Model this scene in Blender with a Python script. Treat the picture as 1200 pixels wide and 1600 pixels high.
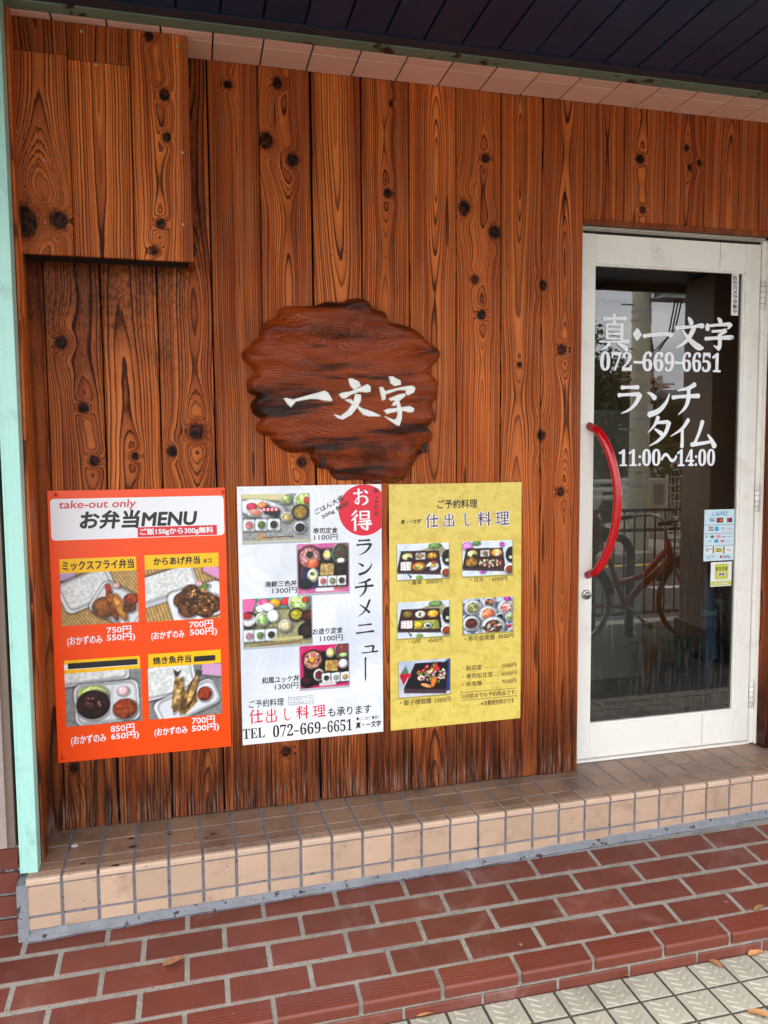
import bpy, bmesh, math, random
import numpy as np
from mathutils import Vector, Matrix, noise as mnoise
sc = bpy.context.scene
for _o in list(bpy.data.objects): bpy.data.objects.remove(_o)
random.seed(7); rng = np.random.default_rng(11)
S = 2.6            # metres from the camera to the wooden wall
EYE = 1.4          # camera height over the tiled pavement at the step

# ------------------------------------------------------------------ camera
F, CX, CY = 1195.0, 600.0, 800.0
_vx = np.array([5430-CX, 669-CY, F]); _vz = np.array([730-CX, 16500-CY, F])
_X = _vx/np.linalg.norm(_vx); _D = _vz-_vz.dot(_X)*_X; _D /= np.linalg.norm(_D); _Z = -_D
_Y = np.cross(_Z, _X); R = np.array([_X, _Y, _Z])
cam = bpy.data.cameras.new('camera'); co = bpy.data.objects.new('camera', cam); sc.collection.objects.link(co)
cam.sensor_fit = 'VERTICAL'; cam.sensor_height = 36; cam.lens = F/1600*36
cam.clip_start = .05; cam.clip_end = 2000
co.matrix_world = Matrix([[R[0][0], -R[0][1], -R[0][2], 0], [R[1][0], -R[1][1], -R[1][2], -S], [R[2][0], -R[2][1], -R[2][2], EYE], [0, 0, 0, 1]])
sc.camera = co
# ------------------------------------------------------------------ world and sun
SUN_EL, SUN_AZ = math.radians(52), math.radians(215)   # azimuth clockwise from +Y (north)
w = bpy.data.worlds.new("World"); sc.world = w; w.use_nodes = True
nt = w.node_tree; bg = nt.nodes['Background']; bg.inputs[1].default_value = .12
sky = nt.nodes.new('ShaderNodeTexSky'); sky.sky_type = 'NISHITA'; sky.sun_disc = False
sky.sun_elevation = SUN_EL; sky.sun_rotation = SUN_AZ
tc = nt.nodes.new('ShaderNodeTexCoord'); mp = nt.nodes.new('ShaderNodeMapping'); mp.inputs['Scale'].default_value = (1.3, 1.3, 4.5)
nz = nt.nodes.new('ShaderNodeTexNoise'); nz.inputs['Scale'].default_value = 1.6; nz.inputs['Detail'].default_value = 7; nz.inputs['Roughness'].default_value = .56
rp = nt.nodes.new('ShaderNodeValToRGB'); rp.color_ramp.elements[0].position = .34; rp.color_ramp.elements[1].position = .50
rc = nt.nodes.new('ShaderNodeValToRGB'); rc.color_ramp.elements[0].position = .38; rc.color_ramp.elements[0].color = (7.4, 7.7, 8.3, 1); rc.color_ramp.elements[1].position = .72; rc.color_ramp.elements[1].color = (15.5, 15.3, 15.0, 1)
n2 = nt.nodes.new('ShaderNodeTexNoise'); n2.inputs['Scale'].default_value = 3.4; n2.inputs['Detail'].default_value = 6
mx = nt.nodes.new('ShaderNodeMix'); mx.data_type = 'RGBA'
L = nt.links
L.new(tc.outputs['Generated'], mp.inputs[0]); L.new(mp.outputs[0], nz.inputs[0]); L.new(mp.outputs[0], n2.inputs[0])
L.new(nz.outputs['Fac'], rp.inputs[0]); L.new(n2.outputs['Fac'], rc.inputs[0])
L.new(rp.outputs[0], mx.inputs[0]); L.new(sky.outputs[0], mx.inputs[6]); L.new(rc.outputs[0], mx.inputs[7]); L.new(mx.outputs[2], bg.inputs[0])
sl = bpy.data.lights.new('sun', 'SUN'); sl.energy = 1.5; sl.angle = math.radians(18); sl.color = (1, .95, .88)
so = bpy.data.objects.new('sun', sl); sc.collection.objects.link(so)
sd = Vector((math.sin(SUN_AZ)*math.cos(SUN_EL), math.cos(SUN_AZ)*math.cos(SUN_EL), math.sin(SUN_EL)))
so.rotation_euler = sd.to_track_quat('Z', 'Y').to_euler()
sc.view_settings.view_transform = 'Standard'; sc.view_settings.look = 'None'
sc.view_settings.exposure = 1.58; sc.view_settings.gamma = 1; sc.view_settings.use_curve_mapping = False
sc.cycles.max_bounces = 8; sc.cycles.diffuse_bounces = 4; sc.cycles.glossy_bounces = 4; sc.cycles.transparent_max_bounces = 12

# ------------------------------------------------------------------ measuring helpers
def ray(px, py): return R @ np.array([px-CX, py-CY, F])
def on_y(px, py, y=0.0):
    r = ray(px, py); t = (y+S)/r[1]; return Vector((r[0]*t, y, EYE+r[2]*t))
def on_z(px, py, z):
    r = ray(px, py); t = (z-EYE)/r[2]; return Vector((r[0]*t, r[1]*t-S, z))
def mirrored(px, py, dist):        # where something seen reflected in the door glass stands, 'dist' metres of light path away
    r = ray(px, py); t = dist/r[1]; return Vector((r[0]*t, 2*GLASS_Y+S-dist, EYE+r[2]*t))
def U(v): return v*S
GLASS_Y = .084
Zc = EYE+S*.4826      # soffit height
Zs = EYE-S*.471       # top of the step

# ------------------------------------------------------------------ object helpers
def srgb(r, g, b):
    f = lambda c: (c/255/12.92 if c/255 <= .04045 else ((c/255+.055)/1.055)**2.4)
    return (f(r), f(g), f(b), 1)
def tag(o, label=None, cat=None, group=None, kind=None):
    if label: o['label'] = label
    if cat: o['category'] = cat
    if group: o['group'] = group
    if kind: o['kind'] = kind
    return o
def thing(name, label, cat, loc=(0, 0, 0), group=None):
    o = bpy.data.objects.new(name, None); sc.collection.objects.link(o); o.location = loc; o.empty_display_size = .05
    return tag(o, label, cat, group)
def link(name, me, mats=None, parent=None, loc=None, rot=None):
    o = bpy.data.objects.new(name, me); sc.collection.objects.link(o)
    if mats is not None and len(me.materials) == 0:
        for m in (mats if isinstance(mats, (list, tuple)) else [mats]): me.materials.append(m)
    if loc is not None: o.location = loc
    if rot is not None: o.rotation_euler = rot
    if parent is not None:
        o.parent = parent
        o.matrix_parent_inverse = parent.matrix_basis.inverted()
    return o
class MB:
    def __init__(s): s.v = []; s.f = []; s.m = []; s.sm = []
    def add(s, vs, fs, mi=0, smooth=False):
        b = len(s.v); s.v += [tuple(v) for v in vs]; s.f += [[b+i for i in f] for f in fs]; s.m += [mi]*len(fs); s.sm += [smooth]*len(fs)
    def box(s, x0, x1, y0, y1, z0, z1, mi=0):
        s.add([(x0,y0,z0),(x1,y0,z0),(x1,y1,z0),(x0,y1,z0),(x0,y0,z1),(x1,y0,z1),(x1,y1,z1),(x0,y1,z1)],
              [(0,3,2,1),(4,5,6,7),(0,1,5,4),(1,2,6,5),(2,3,7,6),(3,0,4,7)], mi)
    def cbox(s, x0, x1, y0, y1, z0, z1, b=.002, mi=0):
        """box with all its edges chamfered"""
        bm = bmesh.new(); bmesh.ops.create_cube(bm, size=1)
        for v in bm.verts: v.co = Vector(((x0+x1)/2+v.co.x*(x1-x0), (y0+y1)/2+v.co.y*(y1-y0), (z0+z1)/2+v.co.z*(z1-z0)))
        bmesh.ops.bevel(bm, geom=bm.edges[:], offset=b, segments=1, affect='EDGES')
        s.add([v.co[:] for v in bm.verts], [[v.index for v in f.verts] for f in bm.faces] if bm.verts.index_update() is None else [], mi); bm.free()
    def tube(s, pts, r, n=10, mi=0, caps=True, smooth=True):
        pts = [Vector(p) for p in pts]; rs = r if isinstance(r, (list, tuple)) else [r]*len(pts)
        t0 = (pts[1]-pts[0]).normalized(); u = t0.orthogonal().normalized(); rings = []
        for i, p in enumerate(pts):
            t = (pts[min(i+1, len(pts)-1)]-pts[max(i-1, 0)]).normalized()
            u = (u-t*u.dot(t)).normalized(); v = t.cross(u)
            rings.append([p+(u*math.cos(2*math.pi*k/n)+v*math.sin(2*math.pi*k/n))*rs[i] for k in range(n)])
        fs = [(i*n+k, i*n+(k+1) % n, (i+1)*n+(k+1) % n, (i+1)*n+k) for i in range(len(pts)-1) for k in range(n)]
        if caps: fs += [tuple(range(n))[::-1], tuple((len(pts)-1)*n+k for k in range(n))]
        s.add([p for ring in rings for p in ring], fs, mi, smooth)
    def prism(s, poly, y0, y1, mi=0, smooth=False):
        """outline in x,z pushed from y0 (front) to y1 (back)"""
        n = len(poly)
        s.add([(x, y0, z) for x, z in poly]+[(x, y1, z) for x, z in poly], [tuple(range(n)), tuple(range(2*n-1, n-1, -1))]+[(i, i+n, (i+1) % n+n, (i+1) % n) for i in range(n)], mi, smooth)
    def extrude_x(s, prof, x0, x1, mi=0, smooth=False):
        """profile in y,z pushed along x"""
        n = len(prof)
        s.add([(x0, y, z) for y, z in prof]+[(x1, y, z) for y, z in prof], [tuple(range(n)), tuple(range(2*n-1, n-1, -1))]+[(i, (i+1) % n, (i+1) % n+n, i+n) for i in range(n)], mi, smooth)
    def mesh(s, name):
        me = bpy.data.meshes.new(name); me.from_pydata(s.v, [], s.f)
        me.polygons.foreach_set('material_index', s.m); me.polygons.foreach_set('use_smooth', s.sm)
        bm = bmesh.new(); bm.from_mesh(me); bmesh.ops.recalc_face_normals(bm, faces=bm.faces); bm.to_mesh(me); bm.free(); me.update()
        return me
    def obj(s, name, mats, parent=None, loc=None, rot=None): return link(name, s.mesh(name), mats, parent, loc, rot)
def box(name, x0, x1, y0, y1, z0, z1, m, parent=None, b=.0015):
    """a chamfered box whose object origin sits at its centre"""
    c = ((x0+x1)/2, (y0+y1)/2, (z0+z1)/2); q = MB(); hx, hy, hz = abs(x1-x0)/2, abs(y1-y0)/2, abs(z1-z0)/2
    if b: q.cbox(-hx, hx, -hy, hy, -hz, hz, min(b, hx*.6, hy*.6, hz*.6))
    else: q.box(-hx, hx, -hy, hy, -hz, hz)
    return q.obj(name, m, parent, c)

def sidebox(name, x0, x1, y0, y1, z0, z1, m, parent=None, b=.0015):
    """the same board turned to face sideways, so that its grain runs across its broad face"""
    hx, hy, hz = abs(y1-y0)/2, abs(x1-x0)/2, abs(z1-z0)/2; q = MB(); q.cbox(-hx, hx, -hy, hy, -hz, hz, min(b, hx*.6, hy*.6))
    return q.obj(name, m, parent, ((x0+x1)/2, (y0+y1)/2, (z0+z1)/2), (0, 0, math.pi/2))

# ------------------------------------------------------------------ material helpers
class X:                                   # small expression wrapper for Math nodes
    def __init__(s, nt, sock): s.nt = nt; s.s = sock
    def _op(s, op, *a, clamp=False):
        n = s.nt.nodes.new('ShaderNodeMath'); n.operation = op; n.use_clamp = clamp
        for i, q in enumerate((s,)+a):
            if isinstance(q, X): s.nt.links.new(q.s, n.inputs[i])
            else: n.inputs[i].default_value = q
        return X(s.nt, n.outputs[0])
    def __add__(s, o): return s._op('ADD', o)
    __radd__ = __add__
    def __sub__(s, o): return s._op('SUBTRACT', o)
    def __rsub__(s, o): return (s*-1.0)+o
    def __mul__(s, o): return s._op('MULTIPLY', o)
    __rmul__ = __mul__
    def __truediv__(s, o): return s._op('DIVIDE', o)
    def pow(s, o): return s._op('POWER', o)
    def sqrt(s): return s._op('SQRT')
    def exp(s): return s._op('EXPONENT')
    def frac(s): return s._op('FRACT')
    def floor(s): return s._op('FLOOR')
    def clamp(s): return s._op('ADD', 0.0, clamp=True)
    def mn(s, o): return s._op('MINIMUM', o)
    def mxx(s, o): return s._op('MAXIMUM', o)
    def step(s, a, b):
        n = s.nt.nodes.new('ShaderNodeMapRange'); n.interpolation_type = 'SMOOTHSTEP'; s.nt.links.new(s.s, n.inputs[0])
        n.inputs[1].default_value = a; n.inputs[2].default_value = b
        if a > b: n.inputs[1].default_value = b; n.inputs[2].default_value = a; n.inputs[3].default_value = 1; n.inputs[4].default_value = 0
        return X(s.nt, n.outputs[0])
class G:                                   # node graph with a principled shader
    def __init__(s, name):
        s.mat = bpy.data.materials.new(name); s.mat.use_nodes = True; s.nt = s.mat.node_tree; s.b = s.nt.nodes['Principled BSDF']
        s.tc = s.nt.nodes.new('ShaderNodeTexCoord'); s.oi = s.nt.nodes.new('ShaderNodeObjectInfo'); s.geo = None
    def xyz(s, kind='Object'):
        n = s.nt.nodes.new('ShaderNodeSeparateXYZ')
        if kind == 'World':
            if s.geo is None: s.geo = s.nt.nodes.new('ShaderNodeNewGeometry')
            s.nt.links.new(s.geo.outputs['Position'], n.inputs[0])
        else: s.nt.links.new(s.tc.outputs[kind], n.inputs[0])
        return [X(s.nt, n.outputs[i]) for i in range(3)]
    def attr(s, name):
        n = s.nt.nodes.new('ShaderNodeAttribute'); n.attribute_type = 'OBJECT'; n.attribute_name = name
        return n
    def attr3(s, name):
        n = s.attr(name); q = s.nt.nodes.new('ShaderNodeSeparateXYZ'); s.nt.links.new(n.outputs['Vector'], q.inputs[0])
        return [X(s.nt, q.outputs[i]) for i in range(3)]
    def rand(s): return X(s.nt, s.oi.outputs['Random'])
    def vec(s, x, y, z):
        n = s.nt.nodes.new('ShaderNodeCombineXYZ')
        for i, q in enumerate((x, y, z)):
            if isinstance(q, X): s.nt.links.new(q.s, n.inputs[i])
            else: n.inputs[i].default_value = q
        return n.outputs[0]
    def noise(s, vec, scale=1, detail=2, rough=.5, dist=0, out='Fac'):
        n = s.nt.nodes.new('ShaderNodeTexNoise'); s.nt.links.new(vec, n.inputs['Vector']); n.inputs['Scale'].default_value = scale
        n.inputs['Detail'].default_value = detail; n.inputs['Roughness'].default_value = rough; n.inputs['Distortion'].default_value = dist
        return X(s.nt, n.outputs[out])
    def voro(s, vec, scale=1, feature='F1', out='Distance'):
        n = s.nt.nodes.new('ShaderNodeTexVoronoi'); n.feature = feature; s.nt.links.new(vec, n.inputs['Vector']); n.inputs['Scale'].default_value = scale
        return X(s.nt, n.outputs[out])
    def mix(s, fac, a, b, mode='MIX'):
        n = s.nt.nodes.new('ShaderNodeMix'); n.data_type = 'RGBA'; n.blend_type = mode
        for i, q in ((0, fac), (6, a), (7, b)):
            if isinstance(q, X): s.nt.links.new(q.s, n.inputs[i])
            elif isinstance(q, bpy.types.NodeSocket): s.nt.links.new(q, n.inputs[i])
            elif i == 0: n.inputs[0].default_value = q
            else: n.inputs[i].default_value = tuple(q[:3])+(1,)
        return n.outputs[2]
    def ramp(s, fac, stops):
        n = s.nt.nodes.new('ShaderNodeValToRGB'); cr = n.color_ramp; s.nt.links.new(fac.s, n.inputs[0])
        while len(cr.elements) < len(stops): cr.elements.new(.5)
        for e, (p, c) in zip(cr.elements, stops): e.position = p; e.color = tuple(c[:3])+(1,)
        return n.outputs[0]
    def gray(s, x):                         # a grey multiplier colour from a value
        n = s.nt.nodes.new('ShaderNodeCombineColor')
        for i in range(3): s.nt.links.new(x.s, n.inputs[i])
        return n.outputs[0]
    def mul(s, col, x): return s.mix(1.0, col, s.gray(x), 'MULTIPLY')
    def color(s, c):
        if isinstance(c, bpy.types.NodeSocket): s.nt.links.new(c, s.b.inputs['Base Color'])
        else: s.b.inputs['Base Color'].default_value = tuple(c[:3])+(1,)
    def rough(s, r):
        if isinstance(r, X): s.nt.links.new(r.s, s.b.inputs['Roughness'])
        else: s.b.inputs['Roughness'].default_value = r
    def bump(s, h, dist=.001, strength=1):
        n = s.nt.nodes.new('ShaderNodeBump'); n.inputs['Distance'].default_value = dist; n.inputs['Strength'].default_value = strength
        s.nt.links.new(h.s, n.inputs['Height']); s.nt.links.new(n.outputs[0], s.b.inputs['Normal'])
    def objvec(s, seed=True):
        if not seed: return s.tc.outputs['Object']
        n = s.nt.nodes.new('ShaderNodeVectorMath'); n.operation = 'ADD'; s.nt.links.new(s.tc.outputs['Object'], n.inputs[0])
        r = s.rand()*37.0; s.nt.links.new(s.vec(r, r*1.7, r*.6), n.inputs[1]); return n.outputs[0]
    def wvec(s):
        if s.geo is None: s.geo = s.nt.nodes.new('ShaderNodeNewGeometry')
        return s.geo.outputs['Position']
def pmat(name, col, rough=.5, var=.15, vscale=8, rnd=0.0, bump=0.0, bscale=60, spots=None, spot_scale=90, spot_t=.7, metal=0, world=False, coat=0, spec=.5, grime=None):
    """painted, mineral or plastic surface: colour with mottling, per-object variation, fine relief and small spots"""
    g = G(name); v = g.wvec() if world else g.objvec()
    n = g.noise(v, vscale, 5, .6); c = g.mul(col, (n-.5)*(2*var)+1.0)
    if rnd: c = g.mul(c, (g.rand()-.5)*(2*rnd)+1.0)
    if spots is not None:
        m = g.noise(v, spot_scale, 3, .6).step(spot_t, spot_t+.07); c = g.mix(m, c, spots)
    if grime is not None:                   # (colour, size, low, high, amount) worn-in dirt that runs on from piece to piece
        gc, gs, g0, g1, ga = grime; m = g.noise(g.wvec(), gs, 7, .68, .6).step(g0, g1); m2 = g.noise(g.wvec(), gs*11, 4, .7).step(.30, .70)
        c = g.mix((m*(m2*.6+.4)*ga).clamp(), c, gc)
    g.color(c); g.b.inputs['Metallic'].default_value = metal; g.b.inputs['Coat Weight'].default_value = coat; g.b.inputs['Specular IOR Level'].default_value = spec
    g.rough((g.noise(v, vscale*2.3, 4)-.5)*.25+rough)
    if bump: g.bump(g.noise(v, bscale, 5, .6), bump)
    return g.mat

# ------------------------------------------------------------------ wood: growth rings cut by the board, bent round the knots
NK = 5
def wood_material(name, light, mid, dark, contrast=1.0, spacing=.0070, rough=.52, horizontal=False, stains=True, gloss=.16):
    g = G(name); x, y, z = g.xyz('Object')
    if horizontal: x, z = z, x
    a = g.attr3('grain'); b = g.attr3('tone')          # grain: centre, depth, depth swing; tone: seed, brightness, redness
    seed = b[0]
    wob = g.noise(g.vec(seed, seed*1.3, z*.9), 1.0, 2)
    fine = g.noise(g.vec(x*30.0+seed, seed, z*5.0), 1.0, 3, .6)
    jag = g.noise(g.vec(x*150.0+seed, seed, z*120.0), 1.0, 3, .6)
    dep = g.noise(g.vec(seed+7.0, seed*.7, z*1.25), 1.0, 1.5)
    xc = a[0]+(wob-.5)*.07
    d = a[1]+(dep-.5)*a[2]
    r = ((x-xc)*(x-xc)+d*d+.000004).sqrt()+(fine-.5)*.0052
    core = None; halo = None
    for i in range(NK):
        k = g.attr3('knot%d' % i); dx = (x-k[0])+(fine-.5)*k[2]*1.1; dz = (z-k[1])+(jag-.5)*k[2]*1.0; s = k[2]+.0005
        q = (dx*dx)/(s*s); p = (dz*dz)/(s*s)
        wide = (q*-.22-p*.035).exp(); near = (q*-.55-p*.45).exp()
        r = r-wide*s*1.5+near*s*2.9
        c = (q*-1.0-p*.8).exp()*k[2].step(.0005, .003)
        core = c if core is None else core.mxx(c)
    t = r/spacing
    t = t+(g.noise(g.vec(t*.22, seed, seed*.31), 1.0, 1)-.5)*3.4
    fr = t.frac(); fl = t.floor()
    ringn = g.noise(g.vec(fl*.73+.1, seed*1.1, z*.30), 1.3, 0)
    amp = ringn.step(.30, .62)
    tone = g.noise(g.vec(fl*.41+3.1, seed*.9, z*.22), 1.7, 1)
    line = fr.pow(2.2)*fr.step(1.0, .93)                     # slow darkening, abrupt end: the late wood
    sharp = fr.step(.66, .82)*fr.step(1.0, .95)*(amp*.7+.3)
    soft = g.noise(g.vec(x*14.0+seed, seed, z*1.1), 1.0, 4, .6)
    fibre = g.noise(g.vec(x*420.0, seed, z*9.0), 1.0, 2, .7)
    c = g.mix((soft.step(.3, .7)*.55+tone.step(.35, .7)*.5).clamp(), light, mid)
    c = g.mix((line*(amp*.5+.5)*.92*contrast).clamp(), c, tuple(q*.30 for q in mid[:3]))
    c = g.mix((sharp*.74*contrast).clamp(), c, tuple(q*.5 for q in dark[:3]))
    pore = fibre.step(.48, .80)*.28
    c = g.mix(pore, c, dark)
    kn = core.step(.36, .50)
    crack = (g.noise(g.vec(x*60.0, seed, z*60.0), 1.0, 2).step(.45, .55)*.20+.80)
    c = g.mix(core.step(.10, .34)*.45, c, tuple(q*.38 for q in mid[:3]))
    c = g.mix(kn*crack, c, tuple(q*.42 for q in dark[:3]))
    # pitch pockets and scratches
    pk = g.noise(g.vec(x*38.0+seed*3.0, seed, z*2.3+seed), 1.0, 1).step(.735, .77)
    c = g.mix(pk*.75, c, tuple(q*.5 for q in dark[:3]))
    c = g.mul(c, b[1]*1.0)
    c = g.mul(c, g.noise(g.vec(x*3.0, seed*.5, z*.8), 1.0, 2)*1.0+.52)
    red = g.mix(b[2], (1, 1, 1), (1.03, .85, .74)); c = g.mix(1.0, c, red, 'MULTIPLY')
    wx, wy, wz = g.xyz('World')
    if stains:
        dn = g.noise(g.vec(wx*9.0, 0.0, wz*4.0), 1.0, 5, .65)
        up = g.noise(g.vec(wx*26.0, 0.0, wz*1.6), 1.0, 3, .6)
        # splash-back weathering over the step, in tongues that follow the grain
        low = (wz-(up*.55+.0)).step(.40, .0)*(g.noise(g.vec(wx*75.0, 0.0, wz*3.0), 1.0, 4, .65).step(.3, .65)*.6+dn*.4+.2)
        c = g.mix((low*.95).clamp(), c, tuple(q*.75 for q in dark[:3]))
        edge = (wz-(up*.14+.13)).step(.10, .01)*g.noise(g.vec(wx*170.0, 0.0, wz*6.0), 1.0, 3, .7).step(.5, .66)*.5
        c = g.mix(edge, c, srgb(150, 138, 128))
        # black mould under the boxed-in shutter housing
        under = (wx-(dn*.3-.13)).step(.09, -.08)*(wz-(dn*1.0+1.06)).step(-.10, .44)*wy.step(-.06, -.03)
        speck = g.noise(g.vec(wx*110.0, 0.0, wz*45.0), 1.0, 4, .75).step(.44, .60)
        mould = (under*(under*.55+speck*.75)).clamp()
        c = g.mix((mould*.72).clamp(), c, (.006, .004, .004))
        wear = g.noise(g.vec(wx*1.1+3.0, 0.0, wz*1.1), 1.0, 3).step(.42, .72)
        c = g.mix(wear*.45, c, (1.22, 1.20, 1.22), 'MULTIPLY')
    g.color(c)
    g.rough((soft-.5)*.3+rough+sharp*.12)
    g.b.inputs['Specular IOR Level'].default_value = gloss
    g.bump(sharp*.6+line*.5+fibre*.25-kn*.6-pk*.5, .0011, .9)
    return g.mat
def wood_attrs(o, centre, depth, swing, seed, bright, red, knots):
    o['grain'] = (float(centre), float(depth), float(swing)); o['tone'] = (float(seed), float(bright), float(red))
    for i in range(NK):
        k = knots[i] if i < len(knots) else (9., 9., 0.); o['knot%d' % i] = tuple(float(q) for q in k)
# ------------------------------------------------------------------ materials
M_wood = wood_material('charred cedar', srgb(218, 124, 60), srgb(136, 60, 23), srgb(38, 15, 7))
M_slab = None
M_cream = pmat('beige step tile', srgb(192, 162, 138), .42, .14, 14, .10, .0004, 240, srgb(92, 72, 60), 75, .69, grime=(srgb(120, 92, 74), 7, .50, .74, .6))
M_top = pmat('grimy beige step tile', srgb(150, 120, 98), .45, .22, 16, .12, .0005, 240, srgb(74, 58, 48), 70, .66, grime=(srgb(84, 66, 54), 6, .42, .66, .7))
M_topc = pmat('trodden beige step tile', srgb(184, 152, 126), .45, .16, 12, .08, .0005, 240, srgb(84, 66, 54), 70, .70, grime=(srgb(108, 86, 66), 5, .45, .70, .6))
M_nosing = pmat('cream nosing tile', srgb(204, 174, 150), .38, .12, 14, .08, .0004, 240, srgb(70, 50, 40), 60, .70)
M_grout = pmat('grey grout', srgb(126, 126, 134), .85, .22, 22, 0, .002, 260, srgb(60, 60, 62), 70, .60)
M_mortar = pmat('grey mortar', srgb(136, 138, 144), .9, .30, 16, 0, .006, 130, srgb(66, 62, 60), 38, .60)
M_redtile = pmat('red brown quarry tile', srgb(107, 54, 43), .42, .28, 9, .16, .0006, 160, srgb(150, 120, 112), 20, .70, grime=(srgb(150, 122, 118), 3.2, .50, .72, .55))
M_rednose = pmat('red brown nosing tile', srgb(110, 54, 43), .24, .12, 8, .08, .0004, 160, srgb(190, 160, 150), 30, .74)
M_redgrout = pmat('pale sandy grout', srgb(150, 146, 138), .9, .25, 30, 0, .0015, 300, srgb(84, 80, 76), 230, .58, grime=(srgb(92, 84, 76), 9, .45, .65, .6))
M_pink = pmat('salmon soffit tile', srgb(240, 192, 172), .35, .06, 6, .05, .0002, 100)
M_pinkgap = pmat('dark soffit joint', srgb(26, 20, 18), .9)
M_navy = pmat('navy ceiling board paint', srgb(16, 42, 76), .42, .30, 5, .12, .0006, 120, srgb(92, 92, 98), 55, .73)
M_navytrim = pmat('navy trim paint', srgb(44, 44, 60), .45, .2, 9, 0, .0005, 90, srgb(112, 116, 112), 40, .70)
M_greenold = pmat('weathered green paint', srgb(112, 128, 108), .55, .35, 7, 0, .0012, 80, srgb(50, 36, 30), 13, .58)
M_mint = pmat('mint green paint', srgb(172, 222, 210), .32, .05, 6, 0, .0004, 60, srgb(92, 120, 108), 60, .74, grime=(srgb(112, 140, 126), 9, .52, .72, .5))
M_stucco = pmat('rough beige stucco', srgb(176, 160, 152), .95, .10, 30, 0, .006, 300)
M_sealant = pmat('brown grey sealant', srgb(122, 104, 92), .8, .15, 20, 0, .002, 120)
M_alu = pmat('cream white painted aluminium', srgb(240, 236, 227), .30, .035, 5, 0, .0002, 40, srgb(150, 138, 118), 30, .78, grime=(srgb(186, 176, 156), 6, .52, .76, .45))
M_gap = pmat('black rubber gap', srgb(20, 20, 20), .7)
M_steel = pmat('brushed steel', srgb(168, 168, 168), .32, .1, 20, 0, .0003, 200, metal=.9)
M_screw = pmat('zinc screw', srgb(196, 190, 178), .4, .1, 40, metal=.4)
M_dark = pmat('dark backing', srgb(30, 22, 18), .9)
M_pave = pmat('cream embossed paving', srgb(166, 162, 148), .62, .10, 10, .05, .0008, 260, srgb(90, 84, 74), 90, .72, grime=(srgb(112, 106, 94), 5, .45, .70, .55))
M_pavegap = pmat('dark sandy joint', srgb(70, 66, 60), .95, .35, 60, 0, .003, 240, srgb(120, 112, 100), 150, .6)
M_asphalt = pmat('asphalt', srgb(74, 74, 76), .9, .2, 3, 0, .003, 90, world=True)
M_concrete = pmat('concrete', srgb(168, 162, 148), .85, .16, 3, 0, .002, 40)

# ------------------------------------------------------------------ ground and building shell
GC, GS = -.539, .1231                       # pavement plane: height and fall towards the street
def gz(x, y):                               # height of the red tiled pavement at x, y (metres)
    return EYE+S*(GC+.0019*x/S+GS*((y/S+1)-.9))
NOSE_Y = U(.7245-1); L4Y = U(.7537-1); NOSE_Z = gz(0, NOSE_Y); LOWZ = EYE-S*.587
def sheet(name, pts, m, kind='structure', parent=None):
    q = MB(); q.add(pts, [tuple(range(len(pts)))]); o = q.obj(name, m, parent); tag(o, kind=kind) if parent is None else None; return o
q = MB()
xa, xb, ya, yb = -3.0, 7.0, NOSE_Y+.012, .3
q.add([(xa, ya, gz(xa, ya)-.0014), (xb, ya, gz(xb, ya)-.0014), (xb, yb, gz(xb, yb)-.0014), (xa, yb, gz(xa, yb)-.0014),
       (xa, ya, LOWZ-.03), (xb, ya, LOWZ-.03), (xb, yb, LOWZ-.03), (xa, yb, LOWZ-.03)], [(0,1,2,3), (4,7,6,5), (0,4,5,1), (1,5,6,2), (2,6,7,3), (3,7,4,0)])
pave = tag(q.obj('pavement', M_redgrout), kind='structure')
q = MB(); q.box(-3, 7, -3.25, ya+.002, LOWZ-.2, LOWZ-.0035)
walk = tag(q.obj('footpath', M_pavegap), kind='structure')
street = sheet('road', [(-60, -7.75, -.30), (60, -7.75, -.30), (60, -3.25, -.30), (-60, -3.25, -.30)], M_asphalt)
far = sheet('ground', [(-300, -300, -.42), (300, -300, -.42), (300, 60, -.42), (-300, 60, -.42)], pmat('bare ground', srgb(120, 110, 96), .95, .2, .3, world=True))
q = MB(); q.box(-60, 60, -3.40, -3.2505, -.45, LOWZ-.004); tag(q.obj('kerb', M_concrete), kind='structure')
q = MB(); q.box(-60, 60, -12.5, -7.75, -.45, -.18); tag(q.obj('far_pavement', M_concrete), kind='structure')
for yy in (-5.6,):
    q = MB()
    for k in range(-8, 9): q.box(k*7.0-1.5, k*7.0+1.5, yy-.07, yy+.07, -.299, -.296)
    o = q.obj('road_marking', pmat('road paint', srgb(225, 222, 210), .7), None); tag(o, kind='structure')
q = MB(); q.box(-60, 60, -7.45, -7.30, -.299, -.2955); tag(q.obj('yellow_line', pmat('yellow road paint', srgb(226, 190, 70), .7)), kind='structure')

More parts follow.
